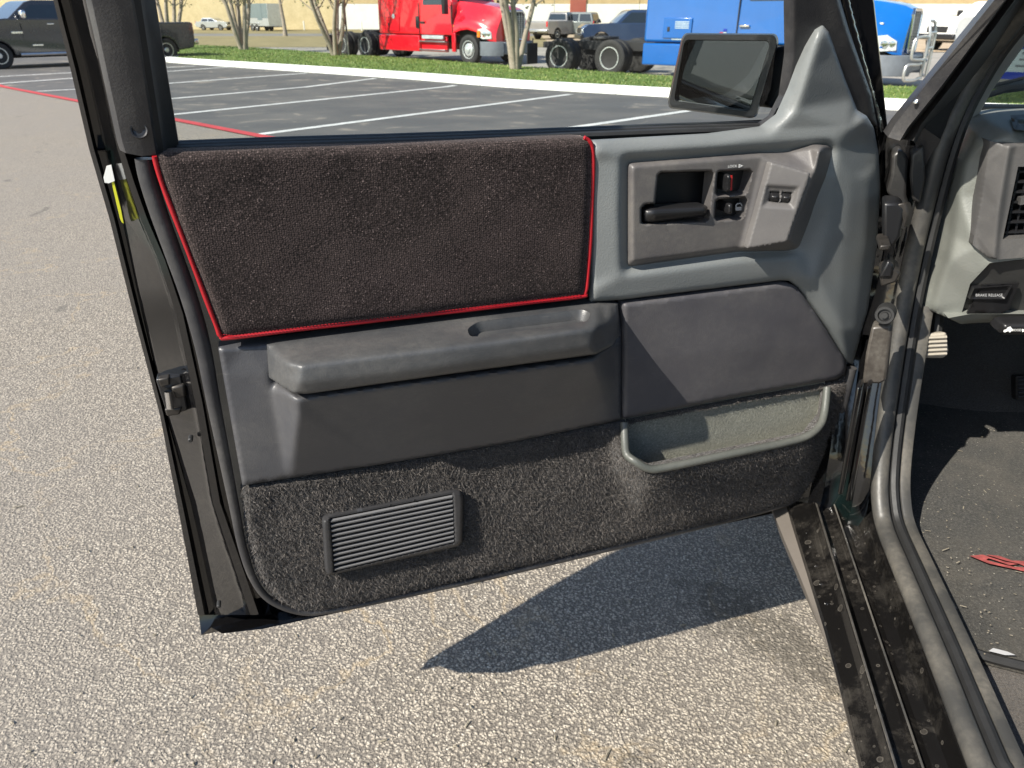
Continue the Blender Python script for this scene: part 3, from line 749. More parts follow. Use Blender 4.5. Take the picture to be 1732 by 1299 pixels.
pbox('pillar_step', [(1448, 655), (1458, 655), (1425, 838), (1416, 838)], .30, .03, M['black_paint'], .004)
P = XP(1497, 532, .318)
mb = MB(); ax = (-.35, -.92, .1); mb.lathe(P - TR, ax, [(-.02, .0125), (.004, .0125), (.006, .0115), (.006, .0085), (.002, .0075), (.002, .0045), (.007, .004), (.007, .001)], 20)
mb.build('bump_stop', M['rubber'], truck)

# ---- windshield pillar: long bands from the cowl up to the roof
LF = [[(1494, 222), (1506, 203), (1560, 136), (1671, 0)], [(1502, 232), (1514, 210), (1569, 140), (1682, 0)], [(1522, 238), (1535, 216), (1592, 146), (1700, 0)], [(1528, 236), (1541, 218), (1597, 148), (1704, 0)], [(1545, 238), (1557, 212), (1612, 142), (1716, 0)],
      [(1548, 243), (1562, 216), (1616, 148), (1719, 0)], [(1562, 320), (1590, 235), (1632, 148), (1737, 0)]]
XS = [.285, .282, .294, .312, .312, .345, .372]
rows = []
for k in range(4):
    r = [XP(*LF[j][k], XS[j]) for j in range(7)]; rows.append(r)
top = [a + (a - b) * 3.6 for a, b in zip(rows[3], rows[2])]
sc = [(1.505 - a.z) / (t.z - a.z) for a, t in zip(rows[3], top)]
rows.append([a + (t - a) * s for a, t, s in zip(rows[3], top, sc)])
TOPA = rows[-1]
back = [[p + Vector((.03, .05, -.01)) for p in (r[0], r[-1])] for r in rows]
mb = MB(); mb.loft([[b[0] + Vector((.02, .02, 0))] + r + [b[1]] for b, r in zip(back, rows)])
tp(mb, 'windshield_pillar', M['trim_black'], smooth=35)
P = XP(1549, 172, .283); mb = MB(); mb.lathe(P - TR, (-.6, -.7, .3), [(-.004, .003), (.0018, .003), (.0025, .001)], 10); mb.build('pillar_screw', M['chrome'], truck)
# grey inner pillar moulding
G1 = [(1616, 208), (1655, 138), (1700, 76), (1752, 12)]; G2 = [(1637, 211), (1668, 154), (1712, 92), (1765, 24)]
GX = [.405, .445]; mb = MB(); r1 = [XP(x, y, .405, .35) for x, y in G1]; r2 = [XP(x, y, .425, .35) for x, y in G2]
for r in (r1, r2): r.append(r[-1] + (r[-1] - r[-2]) * 5)
bk1 = [p + Vector((.012, .02, 0)) for p in r1]; bk2 = [p + Vector((.015, .02, 0)) for p in r2]
mb.loft([list(q) for q in zip(bk1, r1, [(a * .65 + b * .35) + Vector((-.004, -.004, 0)) for a, b in zip(r1, r2)], r2, bk2)])
tp(mb, 'pillar_moulding', M['pillar_grey'], smooth=50)

# ---- windshield and cowl
WSB = 1.022
wl_, wr_ = YP(1640, 182, 1.36), None
mb = MB(); n = 6
for i in range(n + 1):
    t = i / n
    mb.v += [(.40 + 1.30 * t, 1.34 + .07 * math.sin(math.pi * t), WSB), (.53 + 1.04 * t, .66 + .05 * math.sin(math.pi * t), 1.50)]
mb.f = [(2 * i, 2 * i + 2, 2 * i + 3, 2 * i + 1) for i in range(n)]
tp(mb, 'windshield', M['windshield'])
mb = MB(); mb.box((1.05, 1.345, 1.006), (1.30, .05, .028)); tp(mb, 'windshield_seal', M['rubber'], bevel=.006)
mb = MB(); mb.box((1.05, 1.245, .985), (1.26, .20, .02)); tp(mb, 'dash_top', M['dash_dark'], bevel=.006)
# wiper lying on the glass
A = YP(1660, 165, 1.40); B = YP(1735, 147, 1.43)
mb = MB(); mb.tube([A, A.lerp(B, .5) + Vector((0, 0, .004)), B, B + (B - A) * 3.2], [.004, .006, .006, .004], 8)
mb.tube([A + Vector((0, .012, .012)), B + Vector((0, .012, .013))], .003, 6)
tp(mb, 'wiper', M['rubber'])

# ---- dashboard: pale moulding with the air vent, traced on cross planes that step back along the truck
DY = 1.13
def Y(px, py, w=0.0): return YP(px, py, DY - w)
YB = Vector((0, 1, 0))
tpanel('dashboard', [(1640, 205, -.05), (1668, 196, -.07), (1700, 191, -.08), (1760, 190, -.08), (1800, 260, .07), (1800, 436, .08), (1732, 438, .078), (1674, 445, .072), (1641, 480, .050), (1626, 531, .032), (1604, 538, .026), (1564, 521, .0), (1573, 485, .0), (1590, 440, -.005), (1600, 380, -.01), (1604, 320, -.02), (1612, 262, -.04)], M['dash_vinyl'],
       lines=[[(1620, 330, .030), (1632, 275, .030), (1652, 225, .02), (1676, 208, .0), (1712, 222, .05), (1800, 226, .055)], [(1652, 228, .030), (1672, 240, .05)], [(1648, 418, .060), (1668, 440, .066), (1690, 441, .074)],
              [(1600, 470, .035), (1614, 400, .030), (1622, 330, .030)], [(1712, 222, .05), (1714, 236, .056)], [(1578, 522, .02), (1606, 440, .045)]],
       step=4, smooth=2, mapper=Y, back=YB, skirt=.05, holes=[[(1718, 274), (1806, 272), (1806, 412), (1688, 414)]])
tpanel('vent_bezel', [(1674, 238, .062), (1698, 245, .070), (1800, 242, .072), (1800, 430, .080), (1690, 439, .078), (1671, 436, .074), (1645, 414, .066), (1660, 330, .062)], M['dash_taupe'],
       lines=[[(1708, 246, .076), (1690, 352, .080), (1682, 437, .082)], [(1714, 262, .070), (1692, 408, .076)]], holes=[[(1722, 282), (1800, 280), (1800, 400), (1696, 405)]], step=3, smooth=.8, mapper=Y, back=YB, skirt=.03)
VO = .056
mb = MB()
for k in range(7):
    ya = 288 + k * 17
    a = [Y(1723 - 26 * (ya - 284) / 120, ya, VO - .012), Y(1800, ya - 3, VO - .012), Y(1800, ya + 2, VO + .006), Y(1723 - 26 * (ya - 284) / 120, ya + 5, VO + .006)]
    m2 = MB(); m2.add(a + [p + Vector((0, 0, .003)) for p in a], [(0, 1, 2, 3), (7, 6, 5, 4), (0, 4, 5, 1), (1, 5, 6, 2), (2, 6, 7, 3), (3, 7, 4, 0)]); tp(m2, 'vent_slat', M['black_plastic'], smooth=0)
for k in range(4):
    xa = 1714 + k * 14
    a = [Y(xa + 8, 284, VO - .014), Y(xa - 14, 404, VO - .014), Y(xa - 14, 404, VO + .002), Y(xa + 8, 284, VO + .002)]
    m2 = MB(); m2.add(a + [p + Vector((.0025, 0, 0)) for p in a], [(0, 1, 2, 3), (7, 6, 5, 4), (0, 4, 5, 1), (1, 5, 6, 2), (2, 6, 7, 3), (3, 7, 4, 0)]); tp(m2, 'vent_vane', M['black_plastic'], smooth=0)
tpanel('vent_back', [(1700, 270), (1810, 268), (1810, 415), (1680, 415)], M['black_plastic'], w=.025, step=30, mapper=Y, back=YB)
tpanel('vent_knob', [(1727, 335), (1740, 333), (1738, 345), (1725, 347)], M['dash_taupe'], w=.068, step=8, mapper=Y, back=YB)
tpanel('demist_outlet', [(1714, 196, -.03), (1760, 194, -.03), (1760, 221, .052), (1720, 220, .05)], M['dash_dark'], holes=[[(1720, 201), (1760, 199), (1760, 212), (1724, 213)]], step=6, smooth=0, mapper=Y, back=YB, skirt=.01)
# dark lower dash with the brake release recess and the hood handle
tpanel('lower_dash', [(1626, 531, .022), (1641, 480, .042), (1674, 445, .066), (1732, 439, .070), (1800, 437, .072), (1800, 535, .022), (1642, 533, .022)], M['dash_dark'], lines=[[(1650, 484, .044), (1700, 478, .050), (1800, 478, .050)]], step=5, smooth=1, mapper=Y, back=YB, skirt=.05)
tpanel('brake_release_handle', [(1648, 488, 0.0610), (1712, 483, 0.0630), (1700, 506, 0.0570), (1640, 506, 0.0550)], M['black_plastic'], lines=[[(1656, 492, 0.0510), (1704, 489, 0.0530), (1697, 502, 0.0510), (1650, 503, 0.0500), (1656, 492, 0.0510)]], step=4, smooth=0, edge=(3, .002), mapper=Y, back=YB, skirt=.012)
tpanel('brake_release_recess', [(1636, 530, 0.0430), (1662, 482, 0.0570), (1724, 479, 0.0590), (1706, 524, 0.0430), (1694, 529, 0.0430)], M['black_plastic'], step=6, smooth=0, mapper=Y, back=YB, skirt=.004)
def on_dash(px, py, w, sx, sy, slope=0):
    e = (Y(px + 1, py, w) - Y(px, py, w)).length
    return lambda x, y, h: Y(px + x * sx, py - y * sx * sy + x * sx * slope, w + h) - TR
text_mesh('BRAKE RELEASE', 6.6, on_dash(1673, 499.5, .0585, 1, 1), 'lettering', M['grey_print'], truck)
tpanel('lower_dash_edge', [(1604, 538, 0.0450), (1642, 531, 0.0430), (1800, 531, 0.0400), (1800, 541, 0.0200), (1655, 546, 0.0200), (1625, 548, 0.0250)], M['dash_vinyl'], step=6, smooth=0, mapper=Y, back=YB, skirt=.06)
tpanel('hood_release_handle', roundpoly([(1682, 556, 0.0650), (1692, 545, 0.0690), (1790, 541, 0.0690), (1790, 566, 0.0710), (1694, 566, 0.0710)], 4), M['black_plastic'], lines=[[(1698, 549, 0.0790), (1785, 545, 0.0810)], [(1698, 562, 0.0790), (1785, 560, 0.0810)]], step=4, smooth=1, mapper=Y, back=YB, skirt=.02)
text_mesh('HOOD', 5.6, on_dash(1719.5, 558.5, .0835, 1, 1), 'lettering', M['white_print'], truck)
m2 = MB()
car_ic = [(1697, 561), (1698, 558), (1702, 557), (1704, 554), (1709, 552), (1711, 555), (1713, 557), (1713, 560), (1710, 560), (1709, 562), (1707, 562), (1706, 560), (1702, 561), (1701, 562), (1699, 562)]
m2.add([Y(x, y, .0835) for x, y in car_ic], [tuple(range(len(car_ic)))]); tp(m2, 'hood_symbol', M['white_print'], smooth=0)
m2 = MB(); m2.add([Y(x, y, .0835) for x, y in ((1729, 556), (1735, 559), (1729, 562))], [(0, 1, 2)]); tp(m2, 'hood_symbol', M['white_print'], smooth=0)

# ---- cab floor, kick panel, toe board, cab back and roof
mb = MB(); mb.add([(.43, -.5, .425), (1.65, -.5, .425), (1.65, 1.42, .425), (.43, 1.42, .425), (.43, 1.72, .62), (1.65, 1.72, .62), (.43, 1.74, .85), (1.65, 1.74, .85)], [(0, 1, 2, 3), (3, 2, 5, 4), (4, 5, 7, 6)])
tp(mb, 'cab_floor', M['floor_carpet'], smooth=0)
mb = MB(); mb.box((.438, 1.49, .65), (.02, .46, .45)); tp(mb, 'kick_panel', M['dash_dark'], bevel=.004)
mb = MB(); mb.box((.99, 1.50, .85), (1.12, .46, .06)); mb.box((1.0, 1.33, .87), (1.10, .28, .12)); tp(mb, 'dash_underside', M['dash_dark'], bevel=.01)
mb = MB(); mb.box((1.05, -.52, .72), (1.56, .05, .60)); mb.box((.52, -.50, 1.25), (.06, .08, .55)); mb.box((1.60, -.50, 1.25), (.06, .08, .55)); mb.box((1.05, -.52, 1.46), (1.1, .05, .10)); tp(mb, 'cab_back', M['black_paint'], bevel=.01)
mb = MB(); mb.box((1.05, .06, 1.535), (1.10, 1.16, .045)); tp(mb, 'roof', M['black_paint'], bevel=.02)
mb = MB(); mb.box((.30, -.53, .74), (.10, .06, .64)); tp(mb, 'rear_pillar', M['black_paint'], bevel=.01); mb = MB(); mb.box((1.82, -.53, .74), (.1, .06, .64)); tp(mb, 'rear_pillar', M['black_paint'], bevel=.01)
mb = MB(); mb.box((1.80, .40, .72), (.10, 1.85, .60)); tp(mb, 'passenger_door', M['black_paint'], bevel=.02)
mb = MB(); mb.add([(1.83, -.5, 1.02), (1.81, 1.25, 1.02), (1.58, .70, 1.5), (1.60, -.48, 1.5)], [(0, 1, 2, 3)]); tp(mb, 'passenger_window', M['windshield'], smooth=0)
# fender, hood, nose
mb = MB(); rows = []
for y, top, dx in ((1.27, .945, 0), (1.5, .915, 0), (1.9, .875, .005), (2.25, .835, .02), (2.5, .79, .05), (2.6, .70, .09)):
    rows.append([(.225 + dx, y, .36), (.205 + dx, y, .62), (.215 + dx, y, top - .14), (.235 + dx, y, top - .055), (.275 + dx, y, top - .016), (.34 + dx, y, top), (.42, y, top + .012)])
mb.loft(rows); o = tp(mb, 'fender', M['black_paint'], smooth=60)
mb = MB(); rows = []
for y, top in ((1.37, .945), (1.6, .918), (2.0, .878), (2.3, .84), (2.5, .80), (2.6, .71)):
    rows.append([(.425, y, top - .012 if y < 2.7 else top), (.6, y, top + .006), (1.05, y, top + .018), (1.5, y, top + .006), (1.68, y, top - .012)])
mb.loft(rows); tp(mb, 'hood', M['black_paint'], smooth=60)
mb = MB(); mb.box((1.05, 2.58, .56), (1.55, .06, .40)); tp(mb, 'nose', M['black_paint'], bevel=.02)
mb = MB(); mb.lathe((.28 - TR.x, 2.05 - TR.y, .32), (1, 0, 0), [(0, .19), (.0, .30), (.02, .32), (.17, .32), (.19, .30)], 28); mb.build('front_wheel', M['tyre'], truck)

# ---- pedals
def pedal(name, pts, z, y, th=.02):
    a = [YP(px, py, y) for px, py in pts]; n = len(a); b = [p + Vector((0, th, -.006)) for p in a]
    mb = MB(); mb.add(a + b, [tuple(range(n)), tuple(range(n, 2 * n))[::-1]] + [(i, i + n, (i + 1) % n + n, (i + 1) % n) for i in range(n)])
    o = tp(mb, name, M['rubber'] if name != 'parking_brake_pedal' else M['steel_dull'], bevel=.004); return a, o
PB = vinyl('pedal_rubber', (.30, .27, .22), .8, 300, .0006, .2)
a, o = pedal('parking_brake_pedal', roundpoly([(1562, 566), (1602, 562), (1606, 596), (1598, 606), (1562, 606), (1556, 592)], 5), 0, 1.12); o.data.materials[0] = PB
for k in range(5):
    q0 = YP(1562, 572 + 7 * k, 1.118); q1 = YP(1601, 570 + 7 * k, 1.118)
    mb = MB(); mb.tube([q0 - TR, q1 - TR], .0026, 6); mb.build('pedal_rib', PB, o).location = TR
a, o = pedal('brake_pedal', roundpoly([(1718, 636), (1775, 634), (1775, 676), (1719, 678)], 5), 0, 1.40)
for k in range(5):
    q0 = YP(1722, 643 + 7 * k, 1.398); q1 = YP(1772, 641 + 7 * k, 1.398)
    mb = MB(); mb.tube([q0 - TR, q1 - TR], .003, 6); mb.build('pedal_rib', M['rubber'], o).location = TR
for px, y in ((1582, 1.14), (1750, 1.43)):
    P = YP(px, 580 if px < 1600 else 650, y); mb = MB(); mb.tube([P, P + Vector((.0, .10, .22))], .008, 8); tp(mb, 'pedal_arm', M['chassis'])
# ------------------------------------------------------------------ the open door
door = MB()
# outer skin, curved, with the window frame above
prof = [(.312, -.092), (.33, -.106), (.45, -.118), (.60, -.128), (.74, -.130), (.88, -.124), (.98, -.112), (1.015, -.102)]
door.loft([[(s, -w, z) for s in (-.926 - (.010 if z < .35 else 0), -.6, -.3, 0, .09)] for z, w in prof])
# hem folded round the rear and bottom edge
door.loft([[(-.936, .092, .312), (-.5, .092, .318), (-.1, .092, .335), (.09, .092, .36)], [(-.918, .084, .330), (-.5, .084, .336), (-.1, .084, .352), (.09, .084, .38)], [(-.90, .05, .345), (-.5, .04, .352), (-.1, .04, .37), (.07, .04, .40)], [(-.84, .012, .372), (-.5, .012, .372), (-.1, .012, .386), (.05, .012, .42)]])
# rear end of the shell: hem, groove, shut face, weatherstrip seat
COLS = [([(90, 0), (120, 120), (150, 250), (185, 370), (225, 530), (270, 700), (305, 880), (340, 1068)], -.100),
        ([(97, 0), (128, 120), (158, 250), (193, 370), (232, 530), (276, 700), (314, 880), (350, 1060)], -.095),
        ([(103, 0), (135, 120), (164, 250), (199, 370), (238, 530), (281, 700), (321, 880), (357, 1053)], -.104),
        ([(116, 0), (147, 120), (176, 250), (206, 370), (240, 530), (280, 700), (325, 860), (364, 1040)], -.104),
        ([(122, 0), (152, 120), (182, 250), (211, 370), (245, 530), (288, 700), (332, 850), (372, 1030)], -.082),
        ([(139, 0), (166, 120), (194, 250), (224, 350), (262, 440), (292, 530), (322, 680), (352, 850), (400, 1000)], -.060),
        ([(143, 0), (170, 120), (198, 250), (229, 350), (268, 440), (298, 530), (330, 680), (360, 850), (410, 1000)], -.038),
        ([(150, 0), (178, 120), (208, 250), (240, 350), (279, 440), (309, 530), (342, 680), (372, 850), (424, 1000)], -.034),
        ([(156, 0), (184, 120), (214, 250), (248, 350), (288, 440), (318, 530), (350, 680), (381, 850), (434, 1000)], -.055),
        ([(190, 0), (214, 120), (236, 250), (262, 350), (300, 440), (330, 530), (362, 680), (394, 850), (446, 1000)], -.05)]
rows = []
for y in (-20, 0, 60, 120, 180, 250, 310, 370, 440, 485, 530, 610, 680, 700, 780, 850, 900, 950, 1000, 1040):
    rows.append([D(lerp_poly(c, y), y, w) for c, w in COLS])
ext = [[p + (p - q) * 15 for p, q in zip(rows[0], rows[1])]]
ext = [[p + (t - p) * ((1.47 - p.z) / (t.z - p.z)) for p, t in zip(rows[0], ext[0])]]
door.loft(ext + rows)
# inner steel behind the trim, and the swept window frame
door.add([DL(s, z, -.045) for s, z in ((-.86, .40), (.05, .42), (.075, .60), (.06, .85), (.03, 1.0), (-.86, 1.0))], [(0, 1, 2, 3, 4, 5)])
# front shut face of the shell
door.loft([[DL(.09, z, -.11), DL(.09, z, -.05), DL(.07, z, -.02)] for z in (.37, .6, .8, 1.0)])
door.loft([[DL(s, 1.012, -.105), DL(s, 1.018, -.075)] for s in (-.92, -.4, .09)])
shell = door.build('door', M['black_paint'], truck, smooth=35)
shell.location = HB - TR; shell.rotation_euler = (0, 0, R(90) - DA)
shell['label'] = 'open driver door with grey vinyl, brown fabric and carpet trim'
dr = shell
fr = MB()
path = [DL(.085, .99, -.068), DL(-.015, 1.15, -.068), DL(-.255, 1.455, -.068), DL(-.32, 1.485, -.068), DL(-.86, 1.485, -.068)]
for a, b in zip(path, path[1:]): pass
fr.loft([[p + Vector(o) for o in ((-.019, .012, -.008), (.021, .012, .010), (.021, -.012, .010), (-.019, -.012, -.008))] for p in path[:3]] +
        [[p + Vector(o) for o in ((0, .012, -.02), (0, .012, .02), (0, -.012, .02), (0, -.012, -.02))] for p in path[3:]], closed=True, cap=True)
fr.build('window_frame', M['black_paint'], dr, smooth=40, bevel=.003)
# bright drip line on the front post
l = MB(); l.tube([D(1384, 0, -.03), D(1416, 85, -.03), D(1452, 175, -.03), D(1460, 196, -.03)], .0022, 6); l.build('post_lip', M['tube_alloy'], dr)
panel('front_frame_seal', [(1334, -60), (1404, -60), (1436, 50), (1474, 160), (1484, 214), (1440, 200), (1392, 60), (1345, 150), (1296, 224), (1280, 216), (1307, 197), (1325, 162), (1335, 90)], M['trim_black'], dr, w=-.022, step=4, edge=(10, .008), skirt=.010)
panel('post_filler', [(1402, -60), (1424, -60), (1460, 80), (1494, 212), (1502, 290), (1498, 420), (1478, 620), (1462, 620), (1480, 420), (1482, 250), (1470, 190), (1440, 95)], M['black_paint'], dr, w=-.036, step=6, edge=(8, .006), skirt=.03)
# glass and its channels
gp = [D(262, -10, -.045), D(303, 252, -.045), D(650, 240, -.045), D(1000, 229, -.045), D(1295, 220, -.045), D(1322, 160, -.045), D(1336, 0, -.045)]
gp = [(p.x, p.z) for p in gp] + [(-.30, 1.462), (-.85, 1.462)]
m = MB(); m.add([DL(s, z, -.050) for s, z in gp], [tuple(range(len(gp)))]); m.build('window_glass', M['door_glass'], dr, smooth=0)
run = MB()
rr = [[D(x0, y, w) for x0, w in ((lerp_poly([(222, 0), (262, 250)], y), .004), (lerp_poly([(238, 0), (276, 250)], y), -.004), (lerp_poly([(246, 0), (284, 250)], y), -.020), (lerp_poly([(262, 0), (303, 250)], y), -.034), (lerp_poly([(263, 0), (304, 250)], y), -.046))] for y in (-20, 40, 100, 160, 220, 255)]
up = [p + (p - q) * ((1.47 - p.z) / (p.z - q.z)) for p, q in zip(rr[0], rr[1])]
run.loft([up] + rr); run.build('glass_channel', M['rubber'], dr, smooth=30)
bs = [(300, 249), (450, 243), (650, 237), (850, 230), (1000, 224), (1150, 218), (1295, 214)]
b = MB(); b.tube([D(x, y, -.036) for x, y in bs], .006, 8, flat=.8); b.tube([D(x, y + 5, -.024) for x, y in bs], .006, 8, flat=.8); b.build('belt_seal', M['rubber'], dr)
b = MB(); b.tube([D(x, y - 5, -.055) for x, y in bs], .004, 8); b.build('belt_seal', M['trim_black'], dr)
# leathered cover of the rear window post
pt = MB()
P0 = [(145, 0), (159, 60), (172, 120), (185, 180), (198, 240), (203, 254)]; P1 = [(155, 0), (168, 60), (181, 120), (194, 180), (207, 240), (213, 259)]
P2 = [(190, 0), (202, 60), (213, 120), (224, 180), (236, 240), (240, 264)]; P3 = [(222, 0), (232, 60), (241, 120), (251, 180), (260, 240), (264, 262)]; P4 = [(234, 0), (244, 60), (253, 120), (263, 180), (272, 240), (276, 258)]
rr = [[D(*P0[i], -.03), D(*P0[i], -.008), D(*P1[i], .004), D(*P2[i], .008), D(*P3[i], .006), D(*P4[i], -.006)] for i in range(6)]
up = [p + (p - q) * ((1.44 - p.z) / (p.z - q.z)) for p, q in zip(rr[0], rr[1])]
rr.append([p + Vector((.002, .02, 0)) for p in rr[-1]])
pt.loft([up] + rr); pt.build('post_cover', M['trim_black'], dr, smooth=28)
P = D(235, 220, .0085); s = MB(); s.lathe(P, (0, -1, .3), [(-.004, .0075), (.0008, .0075), (.0004, .0062), (-.0015, .0056), (-.0015, .003), (-.003, .002)], 20); s.build('screw', M['black_plastic'], dr)

# rolled edge of the trim board
eb = [(244, 268, 0), (250, 300, 0), (266, 352, 0), (294, 430, 0), (320, 503, 0), (343, 585, 0), (361, 680, 0), (380, 775, 0), (397, 860, 0), (410, 925, 0), (428, 978, 0), (456, 1014, 0), (505, 1034, 0), (560, 1032, 0), (700, 1003, 0), (850, 970, 0), (1100, 910, 0), (1305, 858, 0), (1350, 836, 0), (1385, 805, 0), (1408, 750, 0), (1424, 690, 0), (1440, 622, 0)]
ebs = smoothline(eb, 5)
rad = [.0090 - .0042 * min(1, max(0, (y - 560) / 450)) for x, y, _ in ebs]
e = MB(); e.tube([D(x, y, -.006) for x, y, _ in ebs], rad, 12); e.build('panel_edge', M['trim_black'], dr)
panel('trim_board', [(255, 270), (1000, 240), (1480, 300), (1440, 640), (1405, 760), (1350, 840), (1300, 858), (505, 1032), (440, 1000), (405, 880), (340, 570)], M['dash_dark'], dr, w=-.030, step=60, smooth=0)

# brown woven insert with red piping
fab = [(262, 264), (280, 258), (640, 247), (980, 233), (994, 234), (1001, 246), (1003, 290), (999, 400), (992, 492), (985, 502), (680, 538), (388, 571), (374, 568), (345, 490), (300, 372)]
def fabfn(v):
    return .0015 * np.sin(v[:, 0] * .012) * np.cos(v[:, 1] * .011) + .0003 * np.sin(v[:, 0] * .05 + v[:, 1] * .03) * np.sin(v[:, 1] * .04)
panel('fabric_insert', fab, M['fabric'], dr, w=.014, step=7, smooth=0, edge=(17, .008), skirt=.03, fn=fabfn)
pip = [(261, 264), (272, 305), (299, 376), (344, 494), (366, 552), (374, 569), (392, 571), (540, 553), (680, 537), (860, 516), (980, 502), (990, 495), (994, 470), (999, 400), (1003, 300), (1002, 252), (996, 238), (988, 233)]
pp = smoothline([(x, y, 0) for x, y in pip], 5)
p_ = MB(); p_.tube([D(x, y, .0078) for x, y, _ in pp], [.0025 + .0002 * math.sin(i * .9) for i in range(len(pp))], 10); p_.build('piping', M['red_piping'], dr)
p2 = MB(); k = 0
q = dense([(x + 3.2, y - 3.2) for x, y in pip[5:11]], 6)
for i in range(0, len(q) - 1): 
    a, b_ = D(*q[i], .0112), D(*q[i + 1], .0112); p2.tube([a, a.lerp(b_, .6)], .0005, 4)
o = p2.build('stitching', M['red_piping'], dr); o['kind'] = 'stuff'

# grey upper moulding, with the sail up to the mirror
up_out = [(1001, 238, .006), (1200, 227, .004), (1290, 215, .0), (1318, 194, -.005), (1338, 150, -.01), (1364, 80, -.016), (1380, 50, -.018), (1392, 43, -.016), (1402, 54, -.014), (1428, 130, -.010), (1450, 186, -.008), (1466, 196, -.010), (1478, 216, -.012), (1486, 260, -.012), (1489, 320, -.014), (1483, 420, -.014), (1467, 530, -.012), (1442, 616, -.010), (1431, 612, -.004), (1402, 560, .004), (1376, 522, .006), (1350, 486, .008), (1336, 475, .01), (1320, 474, .01), (1180, 491, .01), (1050, 507, .01), (1000, 510, .006), (1000, 380, .006)]
panel('upper_panel', up_out, M['grey_vinyl'], dr, step=4, smooth=2.6, edge=(7, .004), skirt=.007, holes=[[(1080, 286), (1276, 271), (1250, 412), (1078, 436)]], lines=[
    [(1386, 60, -.006), (1364, 128, .004), (1346, 186, .012), (1300, 228, .015), (1200, 243, .015), (1012, 254, .013)],
    [(1404, 240, .020), (1436, 218, .016), (1462, 204, .010)],
    [(1060, 262, .014), (1280, 248, .015), (1404, 238, .020)],
    [(1062, 270, .003), (1280, 255, .004), (1402, 246, .006)],
    [(1416, 252, .018), (1412, 300, .018), (1404, 360, .018), (1392, 420, .019), (1380, 467, .022)], [(1362, 426, .010), (1380, 467, .022)],
    [(1380, 467, .022), (1424, 556, .015), (1446, 562, .006)], [(1424, 556, .015), (1430, 600, .002)], [(1440, 300, .014), (1430, 400, .015), (1420, 500, .014)],
    [(1470, 300, .004), (1464, 420, .004), (1448, 540, .002)],
    [(1050, 270, .014), (1048, 362, .015), (1050, 456, .014)], [(1060, 278, .003), (1058, 362, .003), (1060, 448, .003)],
    [(1052, 466, .015), (1250, 440, .015), (1340, 434, .014), (1372, 474, .020)], [(1062, 456, .003), (1250, 430, .004), (1336, 426, .004)],
    [(1010, 490, .012), (1180, 474, .013), (1330, 458, .014)]])
# handle bezel: taupe plate with the switch wedge at its front end
HR = [(1113, 296), (1118, 292), (1202, 289), (1206, 293), (1198, 371), (1193, 374), (1092, 379), (1085, 377), (1085, 352), (1090, 346), (1108, 344)]
LR = [(1214, 292), (1218, 290), (1268, 287), (1271, 291), (1263, 324), (1258, 328), (1214, 331), (1211, 327)]
WR = [(1211, 341), (1215, 337), (1259, 334), (1263, 338), (1257, 367), (1252, 370), (1213, 373), (1209, 369)]
bz = roundpoly([(1060, 274, .006), (1280, 258, .008), (1330, 257, .010), (1388, 246, .030), (1413, 246, .006), (1404, 300, .006), (1352, 420, .006), (1335, 424, .008), (1250, 426, .006), (1060, 452, .006)], 7)
panel('handle_bezel', bz, M['taupe_plastic'], dr, step=2.2, smooth=1.1, edge=(4, .005), skirt=.02, holes=[HR, LR, WR], lines=[
    [(1072, 282, .016), (1276, 266, .016)], [(1070, 442, .016), (1244, 419, .016)], [(1070, 290, .016), (1070, 430, .016)],
    [(1288, 264, .016), (1250, 420, .016)], [(1386, 256, .044), (1378, 292, .046), (1335, 408, .046), (1328, 416, .030)], [(1304, 272, .022), (1262, 420, .022)]])
wp = lambda x, y, o=0: (x, y, .0305 + 3.085e-4 * (x - 1304) + 9.63e-5 * (y - 274) + o)
loop = lambda pts, o: [wp(x, y, o) for x, y in pts + pts[:1]]
sw = [(1301, 319), (1345, 322), (1337, 346), (1297, 343)]
swi = [(1304, 322), (1342, 325), (1335, 344), (1300, 341)]
panel('switch_plate', roundpoly([wp(1304, 274), wp(1371, 293), wp(1331, 409), wp(1263, 421)], 4), M['plate_taupe'], dr, step=2.5, smooth=.5, edge=(2.5, .0014), skirt=.008,
      lines=[loop([(1296, 312), (1352, 315), (1343, 354), (1288, 350)], 0), loop(sw, -.0045)], holes=[[(1303, 324), (1319.5, 325), (1317, 343), (1300, 341)], [(1323.5, 325), (1341, 326), (1334, 344), (1321, 343)]])
for q in ([(1303, 324), (1320, 325), (1317.5, 343), (1300, 341)], [(1323, 325), (1341, 326), (1334, 344), (1320.5, 343)]):
    cx, cy = np.mean([p[0] for p in q]), np.mean([p[1] for p in q])
    panel('window_switch', roundpoly([wp(x, y, -.008) for x, y in q], 2), M['black_plastic'], dr, step=2, smooth=.8, skirt=.004, lines=[[wp(cx - 6, cy, -.001), wp(cx + 6, cy + .5, .0005)]])
for nm, hl, dw in (('handle_well', HR, -.035), ('lock_well', LR, -.018), ('window_well', WR, -.018)):
    cx, cy = np.mean([p[0] for p in hl]), np.mean([p[1] for p in hl])
    wl0 = [D(x, y, .010) for x, y in hl]; wl1 = [D(cx + (x - cx) * .97, cy + (y - cy) * .97, dw + .012) for x, y in hl]
    mm = MB(); mm.loft([wl0, wl1], closed=True); mm.add(wl1, [tuple(range(len(wl1)))]); mm.build(nm, M['black_plastic'], dr, smooth=30)
panel('inside_handle', roundpoly([(1086, 352, .010), (1104, 350, .016), (1190, 346, .020), (1197, 349, .020), (1196, 362, .020), (1190, 366, .020), (1104, 377, .016), (1088, 378, .010)], 3), M['black_plastic'], dr, step=4, smooth=1, edge=(5, .006), skirt=.014, lines=[[(1092, 364, .016), (1106, 362, .021), (1192, 356, .026)]])
